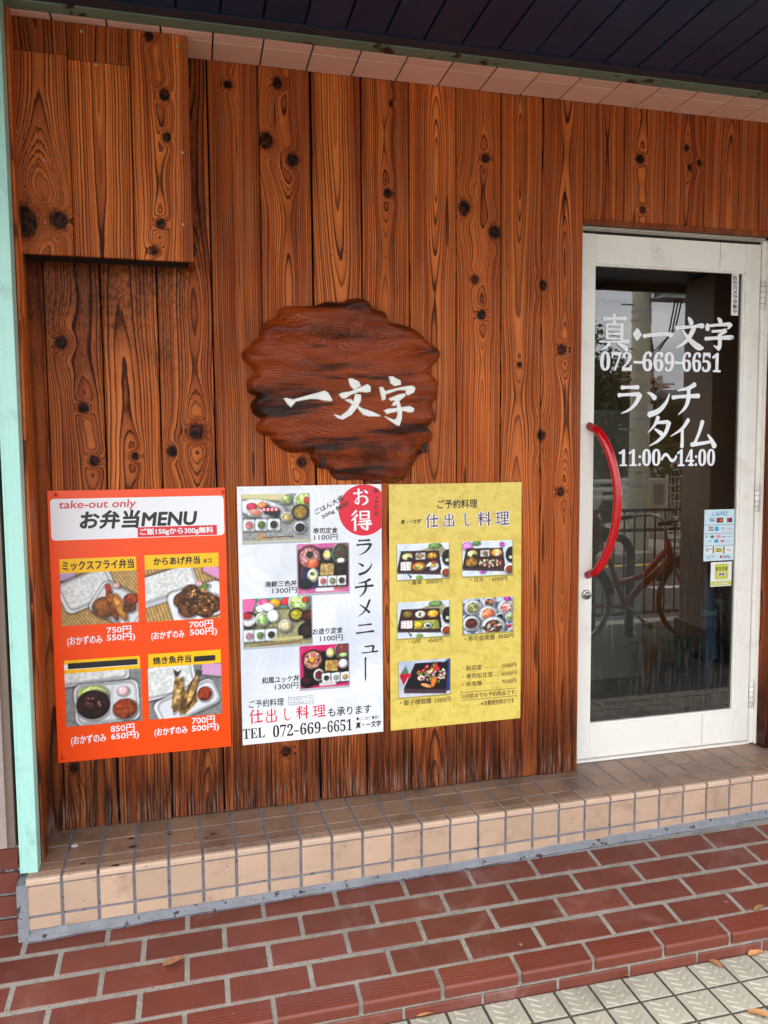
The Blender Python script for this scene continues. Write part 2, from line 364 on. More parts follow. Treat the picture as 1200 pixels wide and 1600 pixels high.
# red brown pavement tiles
tp, tl, gj = U(.0378), U(.0876), .0138
nrm = Vector((-.0019, -GS, 1)).normalized(); slope = math.atan(GS)
def chamfer_tile(w_, d_, h_, b=.0018):
    q = MB(); x, y = w_/2, d_/2
    q.add([(-x,-y,-h_),(x,-y,-h_),(x,y,-h_),(-x,y,-h_),(-x,-y,-b),(x,-y,-b),(x,y,-b),(-x,y,-b),(-x+b,-y+b,0),(x-b,-y+b,0),(x-b,y-b,0),(-x+b,y-b,0)],
          [(0,1,5,4),(1,2,6,5),(2,3,7,6),(3,0,4,7),(4,5,9,8),(5,6,10,9),(6,7,11,10),(7,4,8,11),(8,9,10,11)])
    return q
me_red = chamfer_tile(tl-gj, tp-gj, .010).mesh('pavement_tile')
def row_x0(k): return U(-.1084) if k % 2 == 0 else U(-.1552)
for k in range(4):
    yc = U(.8671-1)+tp/2-k*tp
    for n in range(-2, 14):
        xc = row_x0(k)+tl*(n+.5)
        if xc < -1.0: continue
        o = link('pavement_tile', me_red, M_redtile, pave, (xc, yc+random.uniform(-.0008, .0008), gz(xc, yc)+.0002), (slope+random.uniform(-.004, .004), random.uniform(-.003, .003), random.uniform(-.003, .003)))
# grooved nosing tiles on the edge
def nosing_profile(depth, height, rad, back_y=0, grooves=(), gd=.0022, gw=.0042, bottom=True):
    """profile (y,z): flat top with grooves, rounded front; y=0 is the front face, z=0 the top"""
    p = [(depth, 0)]
    for gy in sorted(grooves, reverse=True): p += [(gy+gw, 0), (gy+gw*.7, -gd), (gy+gw*.3, -gd), (gy, 0)]
    p += [(rad-rad*math.sin(a), -rad+rad*math.cos(a)) for a in [i*math.pi/2/6 for i in range(7)]]
    p += [(0, -height), (.012, -height), (.012, -.012), (depth, -.012)]
    return p
nd = L4Y-NOSE_Y-gj/2
q = MB(); prof = nosing_profile(nd, .034, .012, 0, (.018, .028, .038), .003, .0048)
q.extrude_x(prof, -(tl-gj)/2, (tl-gj)/2); me_nose = q.mesh('nosing_tile')
for p_ in me_nose.polygons: p_.use_smooth = False
for n in range(-3, 13):
    xc = U(.0643)+tl*(n+.5)
    if xc < -1.1: continue
    link('nosing_tile', me_nose, M_rednose, pave, (xc, NOSE_Y, gz(xc, NOSE_Y)+.004), (slope*.9, 0, random.uniform(-.002, .002)))
me_low = chamfer_tile(tl-.010, .030, .01).mesh('riser_tile')
for n in range(-3, 13):
    xc = U(.0643)+tl*(n+1.02)
    if xc < -1.1: continue
    link('riser_tile', me_low, M_redtile, pave, (xc, NOSE_Y+.006, NOSE_Z-.056), (math.radians(90), 0, 0))
# embossed cream paving
cp, cr = U(.0413), U(.0390)
q = chamfer_tile(cp-.009, cr-.009, .008, .0012)
def bar(q, cx, cy, ang, ln=.036, wd=.0095, h=.0026):
    ca, sa = math.cos(ang), math.sin(ang); T = lambda u, v, z: (cx+u*ca-v*sa, cy+u*sa+v*ca, z)
    o_ = [(-ln/2, 0), (-ln/2+.003, -wd/2), (ln/2-.003, -wd/2), (ln/2, 0), (ln/2-.003, wd/2), (-ln/2+.003, wd/2)]
    i_ = [(u*.93, v*.76) for u, v in o_]
    q.add([T(u, v, 0) for u, v in o_]+[T(u, v, h) for u, v in i_], [(i, (i+1) % 6, (i+1) % 6+6, i+6) for i in range(6)]+[(6,7,8,9,10,11)])
for j in range(4):
    bar(q, -.0235+.002*j, -.034+.0225*j, math.radians(-32)); 
for j in range(4):
    bar(q, .0225-.001*j, -.032+.0215*j, math.radians(58-15), .028)
me_pave = q.mesh('embossed_tile')
for r_ in range(7):
    for n in range(-14, 26):
        xc = U(.408)+cp*(n+.5); yc = U(.7275-1)-cr*(r_+.5)
        if r_ > 3 and n < 0: continue
        link('embossed_tile', me_pave, M_pave, walk, (xc, yc, LOWZ+random.uniform(-.0008, .0008)), (random.uniform(-.004, .004), random.uniform(-.004, .004), 0))

# building shell behind the boards
DX0, DX1 = U(.5392), U(.866)
q = MB()
q.box(-3.0, DX0-.004, .032, .13, -.25, 3.4); q.box(DX1+.02, 7.0, .032, .13, -.25, 3.4); q.box(DX0-.004, DX1+.02, .032, .13, U(.3235)+EYE, 3.4)
shell = tag(q.obj('building_wall', M_dark), kind='structure')

# ------------------------------------------------------------------ wooden wall
WX0 = U(-.1872)
wallT = thing('wooden_wall', 'orange brown cedar plank wall of the restaurant front, boards standing upright beside the glass door', 'wall', (WX0, 0, Zs))
J = [U(v) for v in (-.1685, -.1045, -.0385, .0275, .0902, .1552, .2206, .2856, .3509, .4156, .4765, .5392)]
edges = [WX0]+J
KN = [(433,130,10),(416,220,14),(457,250,11),(610,162,5),(605,302,8),(758,247,8),(725,325,13),(772,363,11),(742,437,8),(752,492,9),(741,666,9),
      (811,570,5),(848,446,9),(877,546,10),(846,680,10),(876,768,9),(999,249,9),(1003,328,7),(1073,232,6),(1078,262,6),(1093,255,6),
      (96,535,11),(131,637,9),(148,720,9),(211,713,7),(306,675,13),(268,705,9),(355,133,7),(447,1174,9),(741,1178,9),(115,1200,8),(472,722,9),]
KW = [(on_y(a, b), c*.84*S/F) for a, b, c in KN]
def knots_for(x0, x1, z0, z1, pts=None):
    xc, zc = (x0+x1)/2, (z0+z1)/2
    return [(p.x-xc, p.z-zc, s) for p, s in (pts or KW) if x0-.012 < p.x < x1+.012 and z0-.05 < p.z < z1+.05][:NK]
def plank(x0, x1, y, z0, z1, seed, bright, red, centre, depth, swing, parent, th=.017, pts=None, name='plank', gap=.0012):
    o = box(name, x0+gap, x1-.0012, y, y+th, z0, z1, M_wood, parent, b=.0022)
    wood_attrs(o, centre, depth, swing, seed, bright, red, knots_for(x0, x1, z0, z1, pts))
    return o
style = [  # seed, brightness, redness, centre, depth, swing, proud
    (3.1,.80,.5,.0,.06,.05,0), (8.4,.92,.35,.03,.055,.06,0), (15.2,1.02,.2,-.03,.07,.06,.001), (21.7,.88,.4,.03,.045,.09,0), (33.3,.80,.55,.01,.012,.10,.003),
    (41.9,1.0,.5,.0,.02,.14,0), (52.6,1.08,.3,-.005,.03,.12,.002), (63.5,.88,.6,.0,.012,.10,0), (71.2,1.12,.35,.0,.03,.12,.003), (84.8,.88,.7,.01,.02,.10,.001),
    (95.4,.98,.45,-.005,.014,.15,0), (104.3,.84,.7,.015,.02,.12,.002)]
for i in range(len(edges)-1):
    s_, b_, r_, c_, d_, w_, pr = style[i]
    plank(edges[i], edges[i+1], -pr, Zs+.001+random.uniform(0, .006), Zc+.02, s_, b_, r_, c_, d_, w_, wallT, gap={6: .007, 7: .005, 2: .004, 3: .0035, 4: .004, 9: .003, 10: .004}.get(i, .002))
HZ = EYE+S*.3262
topj = [U(.5392), U(.6027), U(.667), U(.7331), U(.8255), U(.893), U(.96), U(1.03), U(1.10), U(1.165), U(1.23), U(1.295), U(1.36), U(1.43), U(1.50)]
for i in range(len(topj)-1):
    s_, b_, r_ = 120+i*9.7, random.uniform(.72, .84), random.uniform(.6, .95)
    z0 = HZ if topj[i+1] < U(.9) and i < 4 else Zs+.001
    if i == 4:   # right of the door the boards run down to the step
        plank(topj[i], DX1+.012, -.001, HZ, Zc+.02, s_, b_, r_, .01, .02, .1, wallT)
        plank(DX1+.012, topj[i+1], -.001, Zs+.001, Zc+.02, s_+3, .6, r_, .01, .02, .1, wallT); continue
    plank(topj[i], topj[i+1], -.001-(.002 if i % 2 else 0), z0, Zc+.02, s_, b_, r_, (-1)**i*.012, .02, .12, wallT)
# reveal boards beside and over the door
o = sidebox('reveal_board', DX1, DX1+.011, .0012, .090, Zs+.001, HZ, M_wood, wallT); wood_attrs(o, .0, .03, .1, 205, .55, .8, [])
o = box('trim_strip', DX0+.001, DX1-.001, -.006, .02, HZ-.016, HZ-.001, M_wood, wallT); wood_attrs(o, .3, .03, .02, 215, .55, .8, [])
# small dark nail heads
q = MB()
for a, b in [(933,182),(963,178),(993,192),(1030,190),(1052,191),(1092,196),(1117,198),(1155,202),(925,338),(957,342),(987,346),(1032,350),(1052,352),(1092,356),(1110,358),(1170,362),
             (660,407),(699,411),(722,405),(771,412),(795,415),(828,419),(865,419),(898,418),(408,390),(540,395),(602,401),(518,399),(560,388),(487,392),(430,403),(600,1140),(553,1190),(692,1180)]:
    p = on_y(a, b, -.004); q.tube([(p.x, -.0048, p.z), (p.x, .0, p.z)], .0022, 7)
o = q.obj('nail', pmat('rusty nail head', srgb(38, 24, 18), .6), wallT); tag(o, kind='stuff')

# side boards returning from the green post
jamb = thing('side_jamb', 'narrow upright wooden return boards between the mint green post and the plank wall', 'jamb', (U(-.1835), -.12, Zs))
PY = U(.908-1)
o = sidebox('jamb_board', U(-.1835)-.012, U(-.1835), PY+.05, -.003, Zs+.001, Zc-.001, M_wood, jamb); wood_attrs(o, .0, .03, .05, 230, .8, .7, [])
o = sidebox('jamb_strip', U(-.1835)+.0005, U(-.1835)+.009, PY+.05, PY+.115, Zs+.003, Zc-.002, M_wood, jamb); wood_attrs(o, .0, .03, .05, 237, 1.25, .6, [])

# ------------------------------------------------------------------ tiled entrance step
step = thing('entrance_step', 'low entrance step clad in beige square tiles with grooved nosings below the wooden wall', 'step', (U(-.2), U(-.1), 0))
SA = math.atan2(U(.919-.893), U(.8+.193)); sx0 = U(-.1932); sy0 = U(.8915-1)
ca, sa = math.cos(SA), math.sin(SA)
def sp(u, v, z): return Vector((sx0+u*ca-v*sa, sy0+u*sa+v*ca, z))     # u along the step, v back from its front face
q = MB(); LEN = 5.0
c_ = [sp(0.0, .004, 0), sp(LEN, .004, 0), sp(LEN, .62, 0), sp(0, .42, 0)]
q.add([(p.x, p.y, -.06) for p in c_]+[(p.x, p.y, Zs-.0022) for p in c_], [(0,3,2,1),(4,5,6,7),(0,1,5,4),(1,2,6,5),(2,3,7,6),(3,0,4,7)])
q.obj('grout_core', M_grout, step)
tpx = .10085; g2 = .0088; u0 = (U(-.1565)-sx0)-tpx
me_t = chamfer_tile(tpx-g2, .1-g2*.8, .009).mesh('step_tile')
me_r = chamfer_tile(tpx-g2, .0865, .009).mesh('riser_tile')
me_c = chamfer_tile(tpx-g2, .034, .009).mesh('cut_tile')
q = MB(); q.extrude_x(nosing_profile(.082, .0165, .007, 0, (.013, .0245, .036), .0026, .0052), -(tpx-g2)/2, (tpx-g2)/2); me_n = q.mesh('nosing_tile')
me_n.materials.append(M_nosing); me_n.materials.append(M_top)
for f_ in me_n.polygons: f_.material_index = 1 if (f_.center.y > .012 and abs(f_.normal.x) < .5) else 0
for n in range(0, 34):
    u = u0+tpx*(n+.5)
    j = lambda: random.uniform(-.0006, .0006)
    tilt = lambda: random.uniform(-.004, .004)
    link('nosing_tile', me_n, M_nosing, step, sp(u, -.004+j(), Zs+.001), (tilt(), 0, SA))
    for r_ in range(4 if n > 16 else 3):
        v = .084+.1*(r_+.5)
        if r_ == 0: v = .084+.05
        link('step_tile', me_t, M_top if u < 2.05 or r_ == 0 else M_topc, step, sp(u, v, Zs+j()), (tilt(), tilt(), SA))
    link('riser_tile', me_r, M_cream, step, sp(u, -.002+j(), Zs-.0225-.0865/2), (math.radians(90)+tilt(), 0, SA))
    link('cut_tile', me_c, M_cream, step, sp(u, -.002+j(), Zs-.0225-.0865-.0085-.017), (math.radians(90)+tilt(), 0, SA))
# cracked mortar fillet along the foot of the step
q = MB(); N = 260; vs = []; fs = []
for i in range(N+1):
    u = -.004+LEN*i/N; n1 = mnoise.noise(Vector((u*9, 1, 0))); n2_ = mnoise.noise(Vector((u*40, 5, 0)))*.4; n3 = mnoise.noise(Vector((u*11, 9, 2)))
    out = .012+.006*n1+.005*n2_; top = .012+.006*min(u, 2.5)+.005*n3+.004*n2_
    for (v, z) in ((.004, top+.012), (-.005, top), (-out*.5, .010+.006*n1), (-out, .0055), (-out-.001, -.006)):
        p = sp(u, v, 0); vs.append((p.x, p.y, gz(p.x, p.y)+z+(0.000)))
for i in range(N):
    for k in range(4): fs.append((i*5+k, i*5+5+k, i*5+6+k, i*5+1+k))
q.add(vs, fs, 0, False); q.obj('mortar_fillet', M_mortar, step)
q = MB()  # dark crack beyond the fillet
for side in range(1):
    pts = []
    for i in range(0, 520):
        u = .0+LEN*i/520; n1 = mnoise.noise(Vector((u*9, 1, 0))); n2_ = mnoise.noise(Vector((u*40, 5, 0)))*.4
        p = sp(u, -(.012+.006*n1+.005*n2_)-.0015-.001*mnoise.noise(Vector((u*160, 0, 0))), 0); pts.append((p.x, p.y, gz(p.x, p.y)+.0042))
    wds = [max(.0004, .0016+.0022*mnoise.noise(Vector((i*.07, 3, 1)))) for i in range(len(pts))]
    v2 = []; f2 = []
    for i, p in enumerate(pts): v2 += [(p[0], p[1]+wds[i], p[2]), (p[0], p[1]-wds[i], p[2])]
    for i in range(len(pts)-1): f2.append((2*i, 2*i+2, 2*i+3, 2*i+1))
    q.add(v2, f2)
q.obj('crack', M_gap, step)
# mortar on the left end of the step
q = MB(); q.box(U(-.2035), sx0+.003, sy0-.004, sy0+.2, -.03, Zs-.012); q.obj('end_mortar', M_mortar, step)

# ------------------------------------------------------------------ mint post, stucco wall, red base tiles at the left
post = thing('door_post', 'mint green painted steel post at the left edge of the wooden wall', 'post', (U(-.192), PY, Zs))
q = MB(); px0, px1 = U(-.2012), U(-.1838)
q.cbox(px0, px1, PY, PY+.05, Zs-.001, Zc+.03, .002); q.obj('post_body', M_mint, post)
q = MB(); q.cbox(px0+.0185, px1+.0004, PY-.0035, PY+.001, Zs+.0, Zc+.03, .0012); q.obj('cover_strip', M_mint, post)
q = MB(); q.cbox(px0-.004, px0+.004, PY-.001, PY+.02, Zs+.0, Zc+.03, .0015); q.obj('edge_strip', M_mint, post)
lw = thing('stucco_wall', 'rough beige stucco wall with red brown base tiles at the left edge', 'wall', (-1.0, PY, 0))
sz = EYE-S*.4385
q = MB(); q.box(-2.6, U(-.2145), PY-.004, .03, sz, 3.3); q.obj('stucco', M_stucco, lw)
q = MB(); q.box(U(-.2145), U(-.2065), PY+.004, .03, sz-.005, 3.3); q.obj('sealant_joint', M_sealant, lw)
q = MB(); q.box(-2.6, U(-.2025), PY+.006, .03, -.08, sz-.001); q.obj('base_backing', M_mortar, lw)
for r_ in range(5):
    z1 = sz-.004-.0715*r_; z0 = z1-.0605
    if r_ == 4: z1 -= .028; z0 = z1-.03
    for n in range(4):
        x1 = U(-.2040)-n*.218
        box('base_tile', x1-.208, x1, PY-.006+random.uniform(-.001, .001), PY+.008, z0, z1, M_redtile, lw, .0018)

# ------------------------------------------------------------------ soffit, beam and canopy
sof = thing('tiled_soffit', 'strip of salmon pink square tiles under the lintel above the wooden wall', 'soffit', (1.0, -.09, Zc))
q = MB(); q.box(U(-.1985), 4.2, U(.936-1), .03, Zc+.006, Zc+.08); q.obj('soffit_backing', M_pinkgap, sof)
sp_ = U(.0582)
for n in range(-6, 28):
    xa_ = U(.0930)+sp_*n
    for (ya_, yb_) in ((U(.9548-1), -.0005), (U(.937-1), U(.9530-1))):
        x0_, x1_ = max(xa_+.0026, U(-.199)), xa_+sp_-.0026
        if x1_-x0_ < .01: continue
        box('soffit_tile', x0_, x1_, ya_, yb_ if yb_ < -.001 else -.0045, Zc+random.uniform(-.0005, .0005), Zc+.008, M_pink, sof, .0015)
can = thing('canopy', 'dark navy boarded canopy ceiling overhead with weathered green metal edge beam', 'canopy', (1.0, -1.2, Zc))
CY0 = U(.05-1)
q = MB(); q.extrude_x([(U(.9325-1), Zc-.002), (U(.9325-1), Zc+.05), (U(.9155-1), Zc+.05), (U(.9155-1), Zc-.002)], -1.2, 4.6); q.obj('edge_beam', M_greenold, can)
q = MB(); q.extrude_x([(U(.9150-1), Zc+.002), (U(.9150-1), Zc+.05), (U(.9015-1), Zc+.05), (U(.9015-1), Zc+.002)], -1.2, 4.6); q.obj('trim_strip', M_navytrim, can)
bp = U(.0470)
for n in range(-18, 36):
    xa_ = U(-.0525)+bp*n
    box('ceiling_board', xa_+.0028, xa_+bp-.0028, CY0, U(.9012-1), Zc+.008+random.uniform(-.001, .001), Zc+.022, M_navy, can, .002)
q = MB(); q.box(-2.5, 4.7, CY0-.02, .12, Zc+.024, Zc+.30); q.obj('roof', M_dark, can)
q = MB(); q.box(-2.5, 4.7, CY0-.06, CY0-.021, Zc-.04, Zc+.32); q.obj('fascia', pmat('olive fascia paint', srgb(92, 92, 62), .5), can)
o = thing('canopy_pillar', 'dark brown tiled pillar carrying the canopy, seen mirrored in the right half of the door glass', 'pillar', (2.2, -2.2, 0))
pil = o

# ------------------------------------------------------------------ boxed shutter housing, top left
bx = thing('shutter_housing', 'projecting plank box covering the shutter housing at the top left of the wooden wall', 'box', (-.24, -.07, 2.0))
BY = U(.947-1); bz0 = EYE+S*.2270; bx0, bx1 = U(-.1872), U(.0066)
KB = [(on_y(a, b, BY), c*.95*(S+BY)/F) for a, b, c in [(36,347,22),(92,345,13),(233,57,7),(257,148,8),(261,215,6),(252,350,7),(241,392,7)]]
e1, e2 = on_y(113, 300, BY).x, on_y(205, 200, BY).x
zz1, zz2 = on_y(60, 82, BY).z, on_y(150, 98, BY).z
ztop = Zc-.002
for (a, b, z0, z1, sd_, br, rd, ce, de, sw, pr) in [
        (bx0, e1, bz0, zz1, 300, .95, .35, .0, .03, .10, .003), (bx0, e1, zz1+.001, ztop, 307, .72, .7, .0, .02, .08, 0),
        (e1, e2, bz0, zz2, 315, .97, .4, .0, .012, .16, .004), (e1, e2, zz2+.001, ztop, 322, .74, .7, .0, .02, .08, 0), (e2, bx1, bz0, ztop, 331, .98, .4, -.01, .014, .10, .001)]:
    plank(a, b, BY-pr, z0, z1, sd_, br, rd, ce, de, sw, bx, .014, KB)
o = sidebox('side_board', bx1-.016, bx1-.001, BY+.0152, -.004, bz0+.001, ztop, M_wood, bx); wood_attrs(o, .0, .03, .1, 350, .6, .8, [])
o = box('bottom_board', bx0, bx1-.017, BY+.0152, -.004, bz0+.012, bz0+.024, M_dark, bx)
for a, b in [(25,205),(30,380),(127,48),(277,71),(285,238),(286,350),(150,100)]:
    p = on_y(a, b, BY-.005); q = MB()
    q.tube([(0, -.0016, 0), (0, -.0010, 0), (0, .006, 0)], [.0026, .0036, .0036], 12); sc_ = q.obj('screw', M_screw, bx, (p.x, BY-.0035, p.z))
    q = MB(); q.box(-.0012, .0012, -.0019, -.0015, -.0012, .0012); q.obj('screw_socket', M_gap, sc_, (p.x, BY-.0035, p.z))
q = MB(); q.cbox(bx1+.0005, bx1+.006, BY+.02, BY+.06, bz0+.03, bz0+.06, .001); q.obj('latch', M_gap, bx)
# ------------------------------------------------------------------ lettering tools
_txt = {}
def text_mesh(s, bold=0.0, shear=0.0, space=1.0):
    key = (s, bold, shear, space)
    if key in _txt: return _txt[key]
    c = bpy.data.curves.new('lettering', 'FONT'); c.body = s; c.size = 1; c.resolution_u = 3; c.space_character = space; c.shear = shear
    c.space_line = 1.05
    o = bpy.data.objects.new('lettering', c); sc.collection.objects.link(o)
    dg = bpy.context.evaluated_depsgraph_get(); me = o.evaluated_get(dg).to_mesh()
    v = [(a.co.x, a.co.y) for a in me.vertices]; f = [tuple(p.vertices) for p in me.polygons]
    o.to_mesh_clear(); bpy.data.objects.remove(o); bpy.data.curves.remove(c)
    _txt[key] = (v, f); return v, f
def flat_text(q, s, x0, x1, z0, z1, y, bold=0.0, shear=0.0, mi=0, rot=0.0, space=1.0):
    """ink of s fitted into the rectangle x0..x1, z0..z1 of an upright plane; bold in metres thickens the strokes"""
    v, f = text_mesh(s, 0, shear, space)
    ax, bx_ = min(a[0] for a in v), max(a[0] for a in v); ay, by_ = min(a[1] for a in v), max(a[1] for a in v)
    sx_, sy_ = (x1-x0)/max(bx_-ax, 1e-6), (z1-z0)/max(by_-ay, 1e-6); cx_, cz_ = (x0+x1)/2, (z0+z1)/2
    offs = [(0, 0)] if not bold else [(bold*math.cos(a), bold*math.sin(a)) for a in [i*math.pi/4 for i in range(8)]]
    for i, (ox, oz) in enumerate(offs):
        pts = []
        for a, b in v:
            px, pz = x0+(a-ax)*sx_-cx_+ox, z0+(b-ay)*sy_-cz_+oz
            pts.append((cx_+px*math.cos(rot)-pz*math.sin(rot), y-i*.00003, cz_+px*math.sin(rot)+pz*math.cos(rot)))
        q.add(pts, f, mi)
BR = {  # brush written signs: strokes as (x, y, width) on a 100 x 100 square, y downwards
'一': [[(6,54,11),(14,52,8),(50,47,8),(82,45,9),(93,49,13)]],
'文': [[(46,4,4),(52,12,9),(56,22,10)],[(8,36,9),(18,34,7),(60,30,6),(84,26,9),(92,28,11)],[(64,34,10),(52,58,9),(34,78,7),(10,92,3)],[(28,42,4),(45,62,8),(68,82,12),(84,90,12),(96,91,3)]],
'字': [[(46,2,4),(52,8,9),(55,15,9)],[(13,20,5),(12,30,9),(14,38,9)],[(14,26,6),(50,22,6),(86,19,9)],[(88,19,10),(84,27,6),(78,33,3)],[(28,42,6),(60,39,6),(72,37,9)],[(72,38,9),(62,46,6),(52,52,5)],[(52,50,8),(54,72,9),(52,90,9)],[(53,92,10),(44,89,6),(34,83,2)],[(6,64,8),(40,61,7),(88,58,10),(95,60,9)]],
'真': [[(14,14,6),(50,13,5),(86,12,9)],[(48,1,7),(49,26,8)],[(26,27,6),(27,66,7)],[(73,26,8),(73,66,8)],[(26,28,4),(73,28,5)],[(27,41,4),(73,41,4)],[(27,53,4),(73,53,4)],[(27,65,4),(73,65,4)],[(4,74,4),(60,73,5),(95,71,9)],[(36,78,9),(24,88,6),(8,96,2)],[(60,77,5),(78,85,9),(90,94,11)]],
'ラ': [[(20,12,10),(40,11,7),(80,10,10)],[(10,37,10),(30,35,7),(84,33,10)],[(86,34,12),(72,62,9),(48,84,6),(20,96,2)]],
'ン': [[(12,16,4),(26,24,9),(38,36,13)],[(90,20,3),(78,50,8),(52,78,12),(16,92,14)]],
'チ': [[(78,4,10),(56,16,8),(20,24,3)],[(4,45,9),(30,42,7),(92,39,10)],[(56,17,8),(56,50,9),(46,75,7),(24,96,2)]],
'タ': [[(44,3,10),(33,28,7),(8,54,2)],[(36,22,6),(80,19,9)],[(84,20,11),(72,54,9),(46,80,7),(14,97,2)],[(32,42,4),(58,58,11)]],
'イ': [[(82,3,11),(56,34,8),(8,60,2)],[(56,32,9),(57,70,9),(56,97,11)]],
'ム': [[(46,4,10),(34,44,8),(18,80,7)],[(6,84,11),(50,79,8),(84,73,7)],[(66,50,4),(80,68,9),(93,92,13)]],
'メ': [[(80,4,10),(62,45,9),(40,75,6),(8,96,2)],[(20,28,4),(50,50,8),(78,76,11)]],
'ニ': [[(18,26,9),(50,24,7),(82,22,11)],[(6,80,10),(50,76,8),(94,72,12)]],
'ュ': [[(22,40,8),(70,36,10)],[(72,37,10),(66,84,8)],[(6,88,8),(50,85,7),(94,82,11)]],
'ー': [[(52,3,12),(50,20,8),(50,80,8),(48,97,5)]],
'お': [[(10,30,8),(34,29,6),(60,24,7)],[(38,5,9),(38,60,7),(34,88,8),(16,80,4)],[(16,80,4),(30,58,4),(60,46,5),(84,56,8),(86,80,9),(60,96,5)],[(70,12,4),(88,28,11)]],
'得': [[(30,3,8),(8,26,3)],[(34,23,8),(8,50,3)],[(24,40,7),(24,97,8)],[(48,6,6),(48,44,6)],[(86,6,7),(86,44,7)],[(48,7,4),(86,7,5)],[(48,25,4),(86,25,4)],[(48,43,4),(86,43,4)],[(42,55,5),(94,53,7)],[(36,69,5),(98,67,8)],[(78,54,8),(78,93,8),(64,88,3)],[(50,76,4),(62,88,9)]],
'仕': [[(36,3,9),(8,46,3)],[(25,28,7),(24,97,8)],[(36,38,6),(96,34,9)],[(66,4,8),(66,88,7)],[(42,89,6),(95,85,9)]],
'出': [[(50,3,9),(50,90,7)],[(22,16,7),(22,46,6),(78,44,5)],[(78,14,8),(78,46,6)],[(13,56,7),(14,93,6),(86,91,6)],[(87,54,8),(86,95,8)]],
'し': [[(30,4,9),(28,60,7),(38,90,8),(62,93,6),(86,70,2)]],
'料': [[(9,14,3),(20,32,9)],[(47,11,8),(37,30,3)],[(3,45,6),(54,41,7)],[(29,4,8),(29,97,8)],[(28,46,6),(4,78,2)],[(30,48,3),(49,66,8)],[(61,15,3),(72,28,9)],[(59,38,3),(70,50,9)],[(51,71,4),(99,59,9)],[(84,3,8),(84,98,8)]],
'理': [[(5,17,6),(40,14,7)],[(7,47,5),(38,44,6)],[(22,15,6),(22,80,6)],[(2,86,5),(43,75,7)],[(48,9,6),(48,53,7)],[(90,8,8),(90,53,8)],[(48,10,4),(90,9,6)],[(48,31,4),(90,31,4)],[(48,52,4),(90,52,5)],[(69,10,6),(69,90,6)],[(46,71,5),(92,69,7)],[(39,92,6),(99,89,9)]],
'・': [[(34,50,30),(44,50,50),(56,50,50),(66,50,30)]],
}
def smooth_line(p, sub=5):
    if len(p) == 2: return [tuple(p[0][k]+(p[1][k]-p[0][k])*t/4 for k in range(3)) for t in range(5)]
    out = []
    for i in range(len(p)-1):
        a, b, c, d = p[max(i-1, 0)], p[i], p[i+1], p[min(i+2, len(p)-1)]
        for j in range(sub):
            t = j/sub
            out.append(tuple(.5*((2*b[k])+(-a[k]+c[k])*t+(2*a[k]-5*b[k]+4*c[k]-d[k])*t*t+(-a[k]+3*b[k]-3*c[k]+d[k])*t**3) for k in range(3)))
    out.append(p[-1]); return out
def brush(q, ch, x0, x1, z0, z1, y, fat=1.0, mi=0, depth=0.0, skew=0.0):
    for k, st in enumerate(BR[ch]):
        p = smooth_line(st); Lft, Rgt = [], []
        for i, (x, yy, w_) in enumerate(p):
            a, b = p[max(i-1, 0)], p[min(i+1, len(p)-1)]; dx, dy = b[0]-a[0], b[1]-a[1]; l_ = math.hypot(dx, dy) or 1
            nx, ny = -dy/l_, dx/l_; w_ = max(w_, .5)*fat*.5*1.15
            Lft.append((x+nx*w_, yy+ny*w_)); Rgt.append((x-nx*w_, yy-ny*w_))
        # slanted brush ends
        (xa_, ya_, wa), (xb_, yb_, wb) = p[0], p[-1]; dx, dy = p[1][0]-xa_, p[1][1]-ya_; l_ = math.hypot(dx, dy) or 1
        cap0 = (xa_-dx/l_*wa*.35*fat, ya_-dy/l_*wa*.35*fat); dx, dy = xb_-p[-2][0], yb_-p[-2][1]; l_ = math.hypot(dx, dy) or 1
        cap1 = (xb_+dx/l_*wb*.35*fat, yb_+dy/l_*wb*.35*fat)
        T = lambda a: (x0+(x1-x0)*(a[0]/100)+skew*(1-a[1]/100), z1-(z1-z0)*a[1]/100)
        n = len(p); yk = y-k*.00006
        if depth == 0:
            vs = [T(a) for a in Lft]+[T(a) for a in Rgt]+[T(cap0), T(cap1)]
            q.add([(a, yk, b) for a, b in vs], [(i, i+1, n+i+1, n+i) for i in range(n-1)]+[(2*n, 0, n), (2*n+1, 2*n-1, n-1)], mi)
        else:   # carved letter with a ridge
            mid = [T((a[0], a[1])) for a in p]; vs = [T(a) for a in Lft]+[T(a) for a in Rgt]+[T(cap0), T(cap1)]; yk = y-k*.0004
            b3 = [(a, yk, b) for a, b in vs]+[(a, yk-depth, b) for a, b in mid]+[(a, yk+.01, b) for a, b in vs]
            m0, b0 = 2*n+2, 3*n+2
            fs = [(i, i+1, m0+i+1, m0+i) for i in range(n-1)]+[(n+i, m0+i, m0+i+1, n+i+1) for i in range(n-1)]+[(2*n, 0, m0), (2*n, m0, n), (2*n+1, m0+n-1, n-1), (2*n+1, 2*n-1, m0+n-1)]
            fs += [(i, b0+i, b0+i+1, i+1) for i in range(n-1)]+[(n+i, n+i+1, b0+n+i+1, b0+n+i) for i in range(n-1)]
            fs += [(2*n, b0+2*n, b0, 0), (2*n, n, b0+n, b0+2*n), (2*n+1, n-1, b0+n-1, b0+2*n+1), (2*n+1, b0+2*n+1, b0+2*n-1, 2*n-1)]
            q.add(b3, fs, mi)
def rect_of(x0, y0, x1, y1, y):
    """pixel box measured on an upright plane -> x0, x1, z0, z1 in metres"""
    cx_, cy_ = (x0+x1)/2, (y0+y1)/2; return on_y(x0, cy_, y).x, on_y(x1, cy_, y).x, on_y(cx_, y1, y).z, on_y(cx_, y0, y).z
